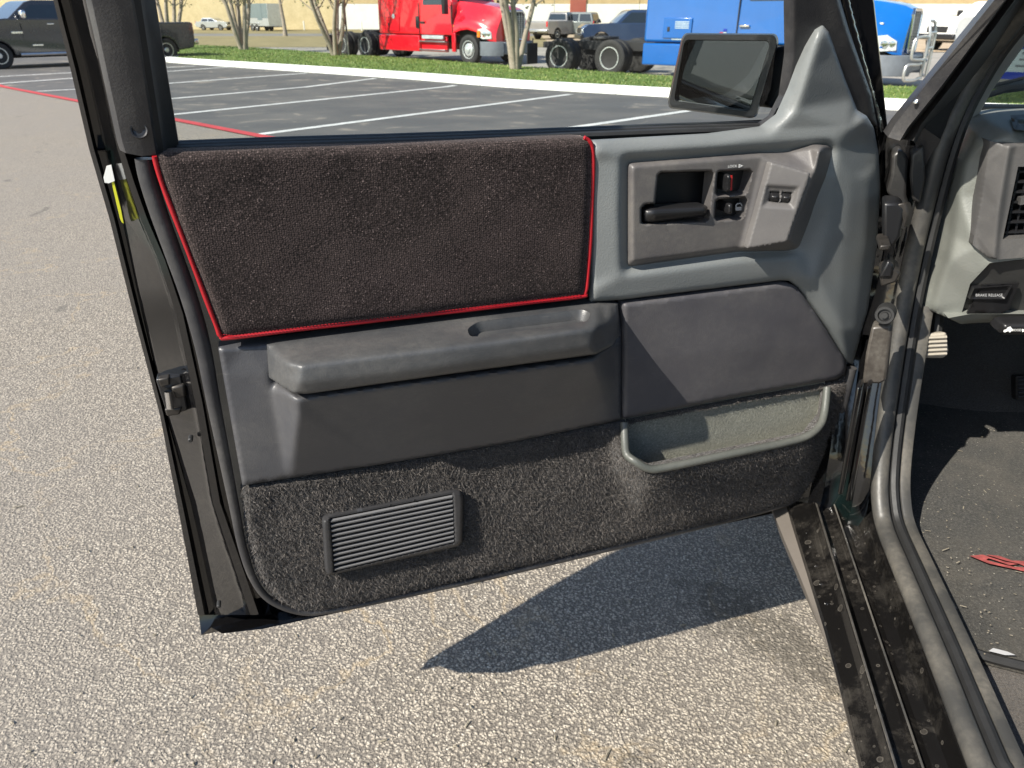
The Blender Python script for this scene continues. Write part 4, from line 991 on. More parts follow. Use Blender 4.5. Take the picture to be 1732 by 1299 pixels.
panel('handle_pivot', [(1088, 347), (1108, 345), (1109, 380), (1087, 381)], M['black_plastic'], dr, w=.004, step=6, edge=(4, .004), skirt=.02)
panel('lock_lever', roundpoly([(1229, 296, .022), (1236, 295, .024), (1235, 324, .024), (1228, 325, .022)], 3), M['black_plastic'], dr, step=3, smooth=0, edge=(3, .003), skirt=.03)
panel('lock_flag', [(1236.5, 297), (1239, 297), (1238, 322), (1235.5, 322)], M['tab_red'], dr, w=.016, step=4, skirt=.02)
panel('window_lock', roundpoly([(1231, 345, .020), (1239, 344, .022), (1238, 362, .022), (1230, 362, .020)], 3), M['black_plastic'], dr, step=3, smooth=0, edge=(3, .003), skirt=.03)
def on_door(px, py, w, slope=0.0, lean=0.0):
    return lambda x, y, h: D(px + x - y * lean, py - y + x * slope, w + h)
text_mesh('LOCK', 5.9, on_door(1239, 281.3, .0168, -.06), 'lettering', M['white_print'], dr)
ar = MB(); 
def thin(ptsA, ptsB, w, name='lettering', m=M['white_print']):
    mm = MB(); n = len(ptsA); mm.add([D(x, y, w) for x, y in ptsA] + [D(x, y, w) for x, y in ptsB], [(i, (i + 1) % n, n + (i + 1) % n, n + i) for i in range(n)]); return mm.build(name, m, dr, smooth=0)
thin([(1249.5, 277.5), (1257, 280.2), (1249.2, 284)], [(1250.7, 279.4), (1254.2, 280.4), (1250.5, 282.2)], .0167, 'lock_arrow')
# door symbol beside the window lock
sy = [(1244, 354), (1244, 347), (1247, 343.5), (1253, 343), (1256.5, 348), (1257, 355.5), (1244.5, 356.5)]
wn_ = [(1246, 350), (1246, 347.6), (1248, 345.4), (1252.3, 345), (1254.5, 348.5), (1254.7, 349.6), (1246.2, 350.2)]
thin(sy, wn_, .004, 'door_symbol', M['grey_print'])

# charcoal middle: map panel, lower panel with its bolster, armrest
panel('map_panel', roundpoly([(1053, 513, .010), (1330, 478, .010), (1347, 484, .010), (1378, 526, .010), (1432, 612, .006), (1430, 630, .006), (1418, 641, .008), (1240, 673, .010), (1054, 709, .010)], 6), M['slate_vinyl'], dr, step=5, smooth=2, edge=(5, .004), skirt=.02,
      lines=[[(1075, 610, .012), (1240, 590, .014), (1395, 590, .011)]])
lp = [(369, 588, .004), (448, 580, .000), (640, 560, -.004), (900, 532, -.004), (1046, 516, .000), (1051, 560, .008), (1051, 710, .008), (850, 751, .010), (640, 786, .010), (410, 821, .006)]
panel('lower_panel', lp, M['charcoal_vinyl'], dr, step=5, smooth=2.2, edge=(5, .004), skirt=.02, lines=[
    [(448, 580, .008), (453, 638, .009), (462, 662, .010), (486, 800, .010)], [(505, 674, .066), (503, 700, .060), (497, 800, .014)], [(470, 645, .002), (505, 654, .0), (750, 621, .0), (1000, 588, .0)],
    [(490, 664, .060), (505, 672, .066), (750, 638, .066), (1004, 605, .064)], [(500, 798, .014), (640, 776, .014), (850, 740, .014), (1026, 704, .012)], [(1004, 605, .064), (1016, 640, .046), (1024, 670, .026), (1028, 702, .012)], [(1008, 596, .060), (1036, 600, .020), (1044, 640, .010), (1040, 704, .009)]])
SLOT = [p[:2] for p in roundpoly([(790, 556), (808, 544), (984, 523), (1000, 529), (994, 543), (816, 569), (794, 569)], 9, 4)]
arm = [(451, 582, .008), (620, 560, .008), (800, 537, .008), (1000, 514, .008), (1045, 513, .008), (1047, 540, .016), (1047, 568, .020), (1036, 584, .050), (1008, 599, .076), (750, 634, .081), (520, 666, .080), (496, 665, .074), (474, 652, .048), (455, 638, .014)]
panel('armrest', arm, M['armrest_vinyl'], dr, step=2.5, smooth=2.2, edge=(4, .004), skirt=.022, lines=[
    [(474, 606, .046), (488, 614, .070), (508, 617, .081), (620, 603, .083), (750, 588, .084), (900, 569, .084), (985, 557, .083), (1010, 552, .076), (1028, 548, .050)], [(466, 628, .036), (482, 644, .064), (505, 650, .085)], [(505, 650, .085), (750, 620, .087), (1000, 586, .083), (1030, 574, .052)]], holes=[SLOT], hole_skirt=False)
sr = [D(x, y, w) for (x, y), w in zip(SLOT, LAST([p[:2] for p in SLOT]))]
cs = sum(sr, Vector()) / len(sr)
def sring(k, dz): return [Vector((cs.x + (p.x - cs.x) * (1 - (1 - k) * .3), cs.y + (p.y - cs.y) * k, p.z + dz)) for p in sr]
mm = MB(); mm.loft([sring(1, 0), sring(.97, -.0015), sring(.90, -.006), sring(.82, -.0125)], closed=True); mm.add(sring(.82, -.0125), [tuple(range(len(sr)))])
mm.build('grip_slot', M['armrest_vinyl'], dr, smooth=60)
# lower carpet with its pocket
co = [(408, 824, .004), (620, 787, .006), (850, 744, .006), (1052, 712, .006), (1240, 676, .006), (1424, 643, .004), (1438, 622, .0), (1436, 650, .0), (1422, 712, .0), (1405, 775, .0), (1380, 820, .0), (1348, 848, .002), (1308, 860, .004), (1100, 907, .004), (850, 964, .004), (600, 1022, .004), (540, 1034, .002), (503, 1033, .0), (466, 1014, .0), (436, 974, .0), (418, 915, .0)]
pk = [(1058, 718), (1061, 768), (1100, 790), (1364, 736), (1390, 704), (1396, 656), (1240, 682)]
panel('carpet_panel', co, M['door_carpet'], dr, step=7, smooth=3, edge=(14, .008), skirt=.01, holes=[pk], lines=[
    [(1056, 716, .010), (1058, 768, .034), (1100, 796, .058), (1366, 741, .058), (1394, 708, .038), (1400, 655, .012)], [(1085, 792, .058), (1102, 806, .060), (1368, 752, .060), (1392, 722, .046)], [(1030, 720, .010), (1032, 790, .012), (1078, 872, .012), (1180, 882, .016), (1330, 838, .014)], [(1110, 815, .054), (1365, 762, .054)], [(1410, 660, .006), (1404, 740, .008)], [(600, 870, .010), (900, 850, .010)]])
cp = bpy.data.objects['carpet_panel']
# pile standing on the carpet
me = cp.data; tris = []
for pl in me.polygons:
    vs = [me.vertices[i].co.copy() for i in pl.vertices]
    for k in range(1, len(vs) - 1): tris.append((vs[0], vs[k], vs[k + 1]))
ar_ = np.array([((b - a).cross(c - a)).length / 2 for a, b, c in tris]); rg = np.random.default_rng(5)
NF = 85000; pick = rg.choice(len(tris), NF, p=ar_ / ar_.sum()); r1 = rg.random(NF); r2 = rg.random(NF); rd = rg.normal(size=(NF, 3)); ln = rg.uniform(.0025, .0070, NF); lean_f = rg.random(NF)
vv = []; ff = []
for i in range(NF):
    a, b, c = tris[pick[i]]; u, v = r1[i], r2[i]
    if u + v > 1: u, v = 1 - u, 1 - v
    p = a + (b - a) * u + (c - a) * v
    cl = math.sin(p.x * 61 + math.sin(p.z * 47) * 2) * math.sin(p.z * 73 + p.x * 20)
    d = Vector((rd[i, 0] * .75 + cl * .6, -1.0 + .3 * rd[i, 1], rd[i, 2] * .75 - .35 + cl * .3)).normalized(); sd = d.cross(Vector((rd[i, 2], rd[i, 0], rd[i, 1]))).normalized() * .00042
    k = len(vv); vv += [tuple(p - sd), tuple(p + sd), tuple(p + d * ln[i])]; ff.append((k, k + 1, k + 2))
m = MB(); m.v = vv; m.f = ff
me = bpy.data.meshes.new('carpet_pile'); me.from_pydata(vv, [], ff); me.materials.append(M['fibre']); link('carpet_pile', me, dr, 'stuff')
# pocket: lining tub and rounded rim
rim = smoothline([(1056, 715, .012), (1057, 745, .026), (1060, 768, .036), (1074, 780, .050), (1098, 793, .058), (1130, 790, .060), (1240, 767, .060), (1340, 746, .060), (1372, 734, .058), (1388, 718, .048), (1394, 700, .036), (1397, 678, .024), (1399, 656, .012)], 4)
m = MB(); m.tube([D(x, y, w) for x, y, w in rim], .0058, 10); m.build('pocket_rim', M['rim_vinyl'], dr)
inn = [(x + (3 if x < 1100 else (-3 if x > 1380 else 0)), y, w) for x, y, w in rim]
front = [D(x, y, w - .010) for x, y, w in inn]
low = [Vector((p.x, p.y + .012, min(p.z - .012, .535))) for p in front]
bk = [Vector((p.x, .004, p.z)) for p in low]; tb = [Vector((p.x, .004, .640)) for p in low]
m = MB(); m.loft([front, low, bk, tb])
m.add([front[0], low[0], bk[0], tb[0]], [(0, 1, 2, 3)]); m.add([front[-1], low[-1], bk[-1], tb[-1]], [(3, 2, 1, 0)])
m.build('pocket_lining', M['pocket_lining'], dr, smooth=0)
# speaker grille
gr = roundpoly([(545, 880), (560, 873), (764, 832), (780, 832), (784, 842), (782, 916), (776, 924), (572, 970), (556, 974), (550, 966)], 5)
gh = [(559, 876), (765, 835), (768, 917), (566, 966)]
panel('speaker_grille', gr, M['grille_frame'], dr, w=.021, step=3, smooth=0, edge=(4, .005), skirt=.02, holes=[gh])
panel('grille_backing', [(552, 876), (770, 834), (772, 920), (560, 970)], M['black_plastic'], dr, w=.006, step=40, smooth=0)
for k in range(11):
    t = (k + .5) / 11
    l = lambda t: (559 + 7 * t, 876 + 90 * t); r = lambda t: (765 + 3 * t, 835 + 82 * t)
    t0, t1 = t - .020, t + .018
    a = [D(*l(t0), .0155), D(*r(t0), .0155), D(*r(t1), .0205), D(*l(t1), .0205)]; a2 = [p + Vector((0, .0008, -.0026)) for p in a]
    mm = MB(); mm.add(a + a2, [(0, 1, 2, 3), (7, 6, 5, 4), (0, 4, 5, 1), (1, 5, 6, 2), (2, 6, 7, 3), (3, 7, 4, 0)]); mm.build('slat', M['grille_plastic'], dr, smooth=0)

# latch, hem label, plugs on the rear shut face
def dbox(name, pts, w, depth, m, bevel=.002):
    n = len(pts); a = [D(x, y, w) for x, y in pts]; b = [p + Vector((0, depth, 0)) for p in a]
    mm = MB(); mm.add(a + b, [tuple(range(n)), tuple(range(n, 2 * n))[::-1]] + [(i, i + n, (i + 1) % n + n, (i + 1) % n) for i in range(n)]); return mm.build(name, m, dr, bevel=bevel)
dbox('latch_plate', [(263, 642), (306, 634), (318, 694), (284, 706)], -.062, .02, M['black_plastic'], .002)
dbox('latch', [(266, 642), (286, 638), (288, 652), (272, 656)], -.058, .012, M['hinge_steel'], .002)
dbox('latch', [(288, 655), (312, 650), (315, 672), (296, 676)], -.058, .012, M['hinge_steel'], .003)
dbox('latch', [(278, 692), (308, 690), (304, 702), (282, 705)], -.058, .012, M['hinge_steel'], .002)
mm = MB(); mm.tube([D(284, 662, -.054), D(288, 690, -.054)], .0042, 12); mm.build('latch_pin', M['chrome'], dr)
for px, py in ((322, 745), (370, 1026)):
    mm = MB(); mm.lathe(D(px, py, -.048), (0, -1, 0), [(-.01, .003), (0, .003), (.001, .002), (.001, .001)], 12); mm.build('plug', M['rubber'], dr)
dbox('sticker', [(180, 281), (188, 279), (194, 306), (184, 310), (177, 309), (175, 300)], -.078, .002, M['tape_white'], 0)
dbox('sticker', [(188, 305), (192, 305), (204, 352), (209, 378), (206, 376), (203, 370), (197, 345)], -.079, .002, M['tape_yellow'], 0)

# outside mirror, hung on the front corner of the window
mn = Vector((-.80, -.60, 0)).normalized()               # the way the mirror looks, in door coordinates
Cl = Vector(((CAM - HB).dot(DD), -(CAM - HB).dot(DN), CAMH))
def MR(px, py, off=0.0, P0=DL(-.115, 1.07, -.115)):
    d = ray(px, py); dl = Vector((d.dot(DD), -d.dot(DN), d.z)); t = ((P0 - Cl).dot(mn) + off) / dl.dot(mn); return Cl + dl * t
hs = roundpoly([(1160, 57), (1311, 58), (1316, 70), (1279, 196), (1268, 199), (1134, 182), (1131, 172), (1154, 66)], 9, 4)
gl_ = roundpoly([(1163, 68), (1298, 69), (1302, 76), (1268, 185), (1260, 187), (1145, 171), (1142, 164), (1158, 74)], 7, 4)
def ringm(pts, off, k=1.0):
    cx, cy = 1222, 126
    return [MR(cx + (x - cx) * k, cy + (y - cy) * k, off) for x, y in pts]
mm = MB(); mm.loft([ringm(gl_, -.004), ringm(gl_, .006, 1.02), ringm(hs, .006, .985), ringm(hs, .0, 1.0), ringm(hs, -.03, 1.02), ringm(hs, -.07, .9), ringm(hs, -.085, .6)], closed=True, cap=False); mm.add(ringm(hs, -.085, .6), [tuple(range(len(hs)))])
mm.build('outside_mirror', M['black_plastic'], dr, smooth=40)
mm = MB(); mm.add(ringm(gl_, -.002, .995), [tuple(range(len(gl_)))]); mm.build('mirror_glass', M['mirror_glass'], dr, smooth=0)
mm = MB(); mm.loft([[MR(x, y, o) for x, y, o in ((1300, 85, -.03), (1278, 180, -.03), (1276, 178, -.06), (1296, 88, -.06))], [DL(-.05, 1.125, -.085), DL(-.065, 1.03, -.085), DL(-.03, 1.03, -.10), DL(-.01, 1.125, -.10)]], closed=True, cap=True); mm.build('mirror_arm', M['black_plastic'], dr, bevel=.006)
# ------------------------------------------------------------------ floor mat lying in the cab
MZ = .436
def Zm(px, py, w=0.0): return ZP(px, py, MZ + w)
mo = [(1500, 828), (1516, 846), (1534, 884), (1556, 930), (1585, 1000), (1606, 1050), (1622, 1080), (1640, 1098), (1665, 1110), (1732, 1127), (1790, 1140), (1900, 1120), (1900, 640), (1640, 640), (1560, 660)]
fm = thing('floor_mat', 'dusty black carpet floor mat with red stitched lettering in the driver footwell', 'floor mat', tuple(ZP(1700, 900, MZ)))
def fit(o): o.location = -fm.location; return o
fit(panel('pile', mo, M['mat_pile'], fm, w=.006, step=10, smooth=0, mapper=Zm, back=Vector((0, 0, -1)), skirt=.012, fn=lambda v: .004 * np.sin(v[:, 0] * .02) * np.sin(v[:, 1] * .017)))
eb_ = [(1497, 820), (1500, 828), (1516, 846), (1534, 884), (1556, 930), (1585, 1000), (1606, 1050), (1622, 1080), (1640, 1098), (1665, 1110), (1732, 1127), (1800, 1142), (1900, 1130)]
mb = MB(); mb.tube([Zm(x, y, .004) for x, y, _ in smoothline([(a, b, 0) for a, b in eb_], 4)], .0062, 8); fit(mb.build('binding', M['rubber'], fm))
def flatshape(name, pts, m, w=.0125):
    mb = MB(); a = [Zm(x, y, w) for x, y in pts]; b = [Zm(x, y, w - .004) for x, y in pts]; n = len(pts)
    mb.add(a + b, [tuple(range(n))] + [(i, (i + 1) % n, (i + 1) % n + n, i + n) for i in range(n)]); return fit(mb.build(name, m, fm, smooth=0))
RM = plain('red_thread', (.27, .055, .050), .9, var=.4, vs=120, bump=.0006, bs=700)
flatshape('lettering', [(1640, 940), (1662, 938), (1700, 950), (1722, 954), (1708, 956), (1672, 944), (1668, 947), (1690, 953), (1712, 958), (1740, 960), (1790, 966), (1790, 976), (1740, 968), (1700, 959), (1672, 953)], RM)
flatshape('lettering', [(1668, 938), (1690, 940), (1712, 948), (1740, 949), (1790, 955), (1790, 962), (1732, 957), (1722, 953), (1700, 948)], RM)
flatshape('tab', [(1672, 1101), (1680, 1096), (1704, 1102), (1718, 1108), (1700, 1108)], M['grey_print'], .016)
rg = np.random.default_rng(8); cr = MB()
for _ in range(150):
    px, py = rg.uniform(1500, 1732), rg.uniform(700, 1110)
    if not inside(np.array([[px, py]]), mo)[0] or (px - 1500) * 1.2 < (py - 850) * .4: continue
    p = Zm(px, py, .009 + .002); a = rg.uniform(0, 6.28); l = rg.choice([.0012, .0018, .004, .007], p=[.5, .3, .14, .06]); d = Vector((math.cos(a), math.sin(a), 0)) * l; s = Vector((-d.y, d.x, 0)).normalized() * .0008
    cr.add([p - d - s, p + d - s, p + d + s, p - d + s], [(0, 1, 2, 3)])
o = fit(cr.build('debris', M['crumb'], fm, smooth=0)); o['kind'] = 'stuff'

# ---- grit, stems and bits of leaf lying on the asphalt
rg = np.random.default_rng(21); lb = MB()
for _ in range(260):
    px, py = rg.uniform(0, 1500), 1299 - 1050 * rg.random() ** 1.6
    p = ZP(px, py, .0)
    if p.y > 6: continue
    p.z = zg(p.dot(HD)) + .003; a = rg.uniform(0, 6.28); l = rg.choice([.0025, .004, .008, .014], p=[.55, .36, .07, .02]); d_ = Vector((math.cos(a), math.sin(a), rg.uniform(-.1, .25))) * l; s_ = Vector((-d_.y, d_.x, 0)).normalized() * min(.0022, l * .5); h_ = Vector((0, 0, .0022))
    lb.add([p - d_ - s_, p + d_ - s_, p + d_ + s_, p - d_ + s_, p + h_], [(0, 1, 4), (1, 2, 4), (2, 3, 4), (3, 0, 4)])
lb.build('litter', M['crumb'], None, smooth=0, kind='stuff')
# ------------------------------------------------------------------ vehicles across the lot
def wheel(root, x, y, r, w, side, style='alloy', dual=False, rim_m=None, name='wheel'):
    """side +1: outer face towards +y"""
    mb = MB(); a = w / 2
    mb.lathe((x, y, r), (0, side, 0), [(-a, r * .62), (-a, r * .93), (-a * .8, r), (a * .8, r), (a, r * .93), (a * 1.02, r * .70), (a * .8, r * .60)], 28)
    t = mb.build(name, M['tyre'], root)
    rm = MB(); rr = r * .62; m = rim_m or M['alloy']
    if style == 'deep':           # rear rim of a heavy truck, dished inwards round its hub
        rm.lathe((x, y, r), (0, side, 0), [(a * .75, rr), (a * .98, rr), (a * .98, rr * .92), (-a * .1, rr * .78), (-a * .35, rr * .70), (-a * .35, rr * .38), (a * .35, rr * .34), (a * .45, rr * .26), (a * .45, .005)], 28)
    elif style == 'domed':        # steer rim, bulging outwards
        rm.lathe((x, y, r), (0, side, 0), [(a * .75, rr), (a * .98, rr), (a * .98, rr * .92), (a * .55, rr * .85), (a * .95, rr * .62), (a * 1.05, rr * .42), (a * 1.0, rr * .36), (a * 1.3, rr * .33), (a * 1.4, rr * .2), (a * 1.4, .005)], 28)
    else:
        rm.lathe((x, y, r), (0, side, 0), [(a * .7, rr), (a * .98, rr), (a * .98, rr * .90), (a * .60, rr * .86), (a * .80, rr * .35), (a * .95, rr * .28), (a * .95, .005)], 28)
    rim = rm.build('rim', m, t)
    hb = MB()
    k = 10 if style in ('deep', 'domed') else 7; hr_ = {'deep': .030, 'domed': .055}.get(style, .10)
    for i in range(k):
        q = 2 * math.pi * i / k
        rad = rr * (.62 if style != 'alloy' else .66); d = (.0 if style == 'deep' else .82) * a * side - (.34 * a * side if style == 'deep' else 0)
        c = Vector((x + math.cos(q) * rad, y + d + .004 * side, r + math.sin(q) * rad))
        hb.lathe(c, (0, side, 0), [(-.01, r * hr_), (.004, r * hr_)], 10)
    h = hb.build('rim_holes', M['chassis'], t, kind='stuff')
    return t
def arc(cx, r, z0, a0=180, a1=0, n=8):
    return [(cx + r * math.cos(R(a0 + (a1 - a0) * i / n)), z0 + r * math.sin(R(a0 + (a1 - a0) * i / n))) for i in range(n + 1)]

def pickup(name, label, cat, pos, rz, paint, wb=3.7, fo=1.0, ro=1.15, r=.39, H=1.9, belt=1.18, hw=.98, cab0=.95, cab1=2.75, style='pickup', glass_m='dark_glass', scale=1.0, bumper='chrome', detail=True, group=None, rail=None, hood=1.14):
    """origin on the ground under the rear axle; x forward. cab0..cab1: greenhouse foot"""
    t = thing(name, label, cat, pos, rz, group or 'vehicles parked across the lot', scale)
    xf = wb + fo; xb = -ro; rail = rail or belt + .02; sz = r * 1.15; ra = r * 1.17
    bot = [(xb, .62), (xb + .05, sz)] + arc(0, ra, r * .95) + arc(wb, ra, r * .95) + [(xf - .12, sz * .9), (xf - .02, .58), (xf, .80), (xf - .06, hood - .16), (xf - .30, hood), (cab1 + .05, belt + .06)]
    if style == 'pickup': bot += [(cab0, belt + .04), (cab0 - .02, rail), (xb + .04, rail), (xb - .02, rail - .08)]
    else: bot += [(cab0, belt + .04), (xb + .02, belt)]
    k = lambda x, z: hw - .05 * max(0, (z - .75)) - (.10 * max(0, (x - (xf - .55)) / .55) ** 2) - (.04 if z < .5 else 0)
    MB().prism(bot, k).build('body', paint, t, bevel=.035, bseg=3)
    roofz = H
    if style == 'pickup' or style == 'suv' or style == 'sedan':
        rk = (.30, .75) if style != 'sedan' else (.65, 1.0)
        gh = [(cab0, belt), (cab0 + (.12 if style == 'pickup' else .22), roofz - .05), (cab0 + .35, roofz), (cab1 - rk[1] - .1, roofz), (cab1 - rk[1] + .12, roofz - .06), (cab1, belt + .02)]
        g = lambda x, z: hw - .06 - .26 * max(0, z - belt) / (H - belt) * .6
        cb = MB().prism(gh, g).build('cabin', paint, t, bevel=.03, bseg=3)
        # side panes
        mid = (cab0 + cab1 - .35) / 2
        z0, z1 = belt + .05, roofz - .13
        fr = lambda z: cab1 - .12 - (rk[1] - .02) * (z - belt) / (roofz - belt)
        re = lambda z: cab0 + .12 + (.12 if style == 'pickup' else .22) * (z - belt) / (roofz - belt)
        for s in (-1, 1):
            for quad in ([(re(z0), z0), (mid - .06, z0), (mid - .06, z1), (re(z1), z1)], [(mid + .06, z0), (fr(z0) - .05, z0), (fr(z1) - .08, z1), (mid + .06, z1)]):
                w_ = MB(); w_.add([(x, s * (g(x, z) + .006), z) for x, z in quad] + [(x, s * (g(x, z) - .02), z) for x, z in quad], [(0, 1, 2, 3), (7, 6, 5, 4), (0, 4, 5, 1), (1, 5, 6, 2), (2, 6, 7, 3), (3, 7, 4, 0)]); w_.build('side_window', M['dark_glass'], t, smooth=0)
        a0 = [(fr(z) + .125, s * (g(0, z) - .07), z) for z, s in ((z0, -1), (z0, 1), (z1, 1), (z1, -1))]
        w_ = MB(); w_.add(a0 + [(x - .03, y, z - .01) for x, y, z in a0], [(0, 1, 2, 3), (7, 6, 5, 4), (0, 4, 5, 1), (1, 5, 6, 2), (2, 6, 7, 3), (3, 7, 4, 0)]); w_.build('front_screen', M[glass_m], t, smooth=0)
        zb0, zb1 = belt + .08, roofz - .14
        a0 = [(re(z) - .135, s * (g(0, z) - .1), z) for z, s in ((zb0, -1), (zb0, 1), (zb1, 1), (zb1, -1))]
        w_ = MB(); w_.add(a0 + [(x + .03, y, z) for x, y, z in a0], [(0, 1, 2, 3), (7, 6, 5, 4), (0, 4, 5, 1), (1, 5, 6, 2), (2, 6, 7, 3), (3, 7, 4, 0)]); w_.build('rear_screen', M['dark_glass'], t, smooth=0)
    for x in (0, wb):
        for s in (-1, 1): wheel(t, x, s * (hw - .13), r, .24, s)
    for s in (-1, 1):
        MB().box((xb - .005, s * (hw - .12), rail - .20 if style == 'pickup' else belt - .1), (.06, .14, .34)).build('tail_light', M['lamp_red'], t, bevel=.015)
        MB().box((xf - .07, s * (hw - .27), .84), (.10, .36, .20)).build('headlight', M['lamp_clear'], t, bevel=.03)
    MB().box((xf + .0, 0, .58), (.16, hw * 1.9, .22)).build('front_bumper', M[bumper], t, bevel=.05)
    MB().box((xb - .08, 0, .60), (.18, hw * 1.9, .18)).build('rear_bumper', M[bumper], t, bevel=.04)
    MB().box((xf - .02, 0, .86), (.06, hw * 1.05, .24)).build('front_grille', M['chassis'], t, bevel=.02)
    MB().box(((xb + xf) / 2, 0, r * 1.1), ((xf - xb) * .86, hw * 1.5, .24)).build('underbody', M['chassis'], t, bevel=.02)
    if detail:
        for s in (-1, 1):
            mb = MB(); mb.box((cab1 - .38, s * (hw + .17), belt + .16), (.14, .22, .24)); mb.build('side_mirror', M['chrome' if bumper == 'chrome' else 'black_plastic'], t, bevel=.05)
            mb = MB(); mb.tube([(cab0 + .1, s * (hw + .04), r * 1.05), (cab1 - .1, s * (hw + .04), r * 1.05)], .05, 8); mb.build('running_board', M['alloy'], t)
            for x in (cab1 - 1.15, cab0 + .25): MB().box((x, s * (hw - .012), belt - .10), (.20, .03, .04)).build('door_handle', M['chrome'], t, bevel=.01)
            for x in (cab1 - .32, mid - .0): 
                MB().box((x, s * (hw - .006), (belt + sz) / 2 + .05), (.012, .016, belt - sz - .25)).build('door_seam', M['chassis'], t)
    if name == 'parked_pickup' and style == 'pickup':
        MB().box((xb - .22, 0, .50), (.30, .08, .08)).build('tow_hitch', M['chassis'], t, bevel=.01)
    return t
def heading(p, q):
    """world rotation that turns +x from p towards q (u, v pairs)"""
    a = W(*q) - W(*p); return math.atan2(a.y, a.x)
def rz_uv(du, dv): 
    a = RT * du + HD * dv; return math.atan2(a.y, a.x)

# dark crew-cab pickup on the left
f_, r_ = np.array(guv(4, 117)), np.array(guv(284, 104))
d = np.linalg.norm(f_ - r_); ax = (f_ - r_) / d; inn_ = np.array((-ax[1], ax[0])); inn_ = inn_ if inn_[1] > 0 else -inn_
rp = r_ + inn_ * .85
dark = pickup('parked_pickup', 'dark charcoal crew-cab pickup parked at the left end of the stalls', 'pickup truck', W(*rp), rz_uv(*ax), M['paint_charcoal'], wb=d, r=.365, H=1.85, belt=1.30, cab0=d * .32, cab1=d - .45, hw=.98, glass_m='sky_glass', rail=1.22, hood=1.22, ro=1.05)
for x in (d - .62, d - 1.1):
    for s in (-1, 1):
        MB().box((x, s * .983, .98 if x > d - .9 else .62), (.30, .02, .06)).build('badge', M['chrome'], dark, bevel=.006)
# things on the far lot
K = .72
pickup('parked_car', 'silver sedan parked far off before the cream wall', 'car', W(*guv(352, 51)), rz_uv(.94, -.34), M['paint_silver'], wb=2.7, r=.33, H=1.45, belt=.98, cab0=-.35, cab1=2.35, hw=.88, style='sedan', scale=K, bumper='alloy', detail=False, hood=1.0)
pickup('parked_pickup', 'old faded red and white pickup parked left of the enclosed trailer', 'pickup truck', W(*guv(388, 50)), rz_uv(.97, -.2), M['paint_oldred'], wb=3.0, r=.36, H=1.75, belt=1.15, cab0=1.0, cab1=2.5, hw=.95, scale=K, bumper='chrome', detail=False)
def box_trailer(name, label, pos, rz, L_, Wd, z0, z1, m_top, m_low, split, wheels, scale=1.0, tongue=True):
    t = thing(name, label, 'trailer', pos, rz, 'trailers on the far lot', scale)
    MB().box((L_ / 2, 0, (split + z1) / 2), (L_, Wd, z1 - split)).build('upper_body', m_top, t, bevel=.03)
    MB().box((L_ / 2, 0, (z0 + split) / 2), (L_ + .02, Wd + .02, split - z0 - .006)).build('lower_body', m_low, t, bevel=.02)
    for x in wheels:
        for s in (-1, 1): wheel(t, x, s * (Wd / 2 - .04), .34, .2, s)
    MB().box((L_ / 2, 0, z0 - .06), (L_ * .95, Wd * .7, .1)).build('frame', M['chassis'], t)
    for s in (-1, 1):
        MB().box((wheels[len(wheels) // 2] - .45, s * (Wd / 2 + .03), .76), (2.1, .1, .06)).build('mudguard', M['alloy'], t, bevel=.02)
    MB().box((L_ * .62, -(Wd / 2 + .012), (split + z1) / 2 - .1), (.85, .02, (z1 - z0) * .74)).build('side_door', m_top, t, bevel=.01)
    MB().box((L_, 0, (z0 + z1) / 2), (.05, Wd + .06, z1 - z0)).build('corner_trim', M['alloy'], t, bevel=.01)
    if tongue:
        mb = MB(); mb.tube([(L_, -.5, .45), (L_ + 1.2, 0, .45), (L_, .5, .45)], .05, 6); mb.build('tongue', M['chassis'], t)
    return t
box_trailer('enclosed_trailer', 'slate blue enclosed box trailer with tandem wheels before the cream wall', W(*guv(432, 52)), rz_uv(.80, -.60), 3.9, 1.9, .5, 2.7, M['paint_slate'], M['paint_silver'], 1.3, (.9, 1.7), K * 1.12)
t = box_trailer('cargo_trailer', 'dark boxy trailer with a brown lower half right of the slate trailer', W(*guv(498, 50)), rz_uv(.93, .36), 3.4, 2.0, .5, 2.8, M['chassis'], M['paint_brown'], 1.3, (2.4, 3.1), K * 1.05, tongue=False)
box_trailer('flat_trailer', 'low dark trailer parked between the box trailers and the bare tree', W(*guv(536, 50)), rz_uv(.97, .2), 1.9, 1.6, .5, 1.15, M['chassis'], M['chassis'], .8, (.7, 1.4), K, tongue=False)
sv = pickup('parked_suv', 'boxy grey off-roader with a black spare tyre standing past the red tractor', 'suv', W(*guv(992, 66)), rz_uv(-.90, .44), M['paint_grey'], wb=2.4, r=.40, H=1.85, belt=1.18, cab0=-.78, cab1=1.9, hw=.88, ro=.8, fo=.75, style='suv', scale=.82, bumper='black_plastic', detail=False)
mb = MB(); mb.lathe((-.86, .1, 1.0), (-1, 0, 0), [(0, .18), (0, .36), (.05, .39), (.16, .39), (.2, .34), (.2, .02)], 24); mb.build('spare_tyre', M['tyre'], sv)
pickup('parked_pickup', 'grey tan pickup seen tail on with a red tail light behind the red tractor', 'pickup truck', W(*guv(925, 67)), rz_uv(.62, .78), M['paint_greytan'], wb=3.4, r=.38, H=1.8, belt=1.2, cab0=1.2, cab1=2.6, hw=.95, scale=.85, bumper='alloy', detail=False)
pickup('parked_suv', 'dark blue suv parked between the grey off-roader and the blue tractor', 'suv', W(*guv(1100, 82)), rz_uv(-.96, -.1), M['paint_navy'], wb=2.8, r=.38, H=1.8, belt=1.15, cab0=-.7, cab1=2.1, hw=.92, style='suv', scale=.9, bumper='black_plastic', detail=False)
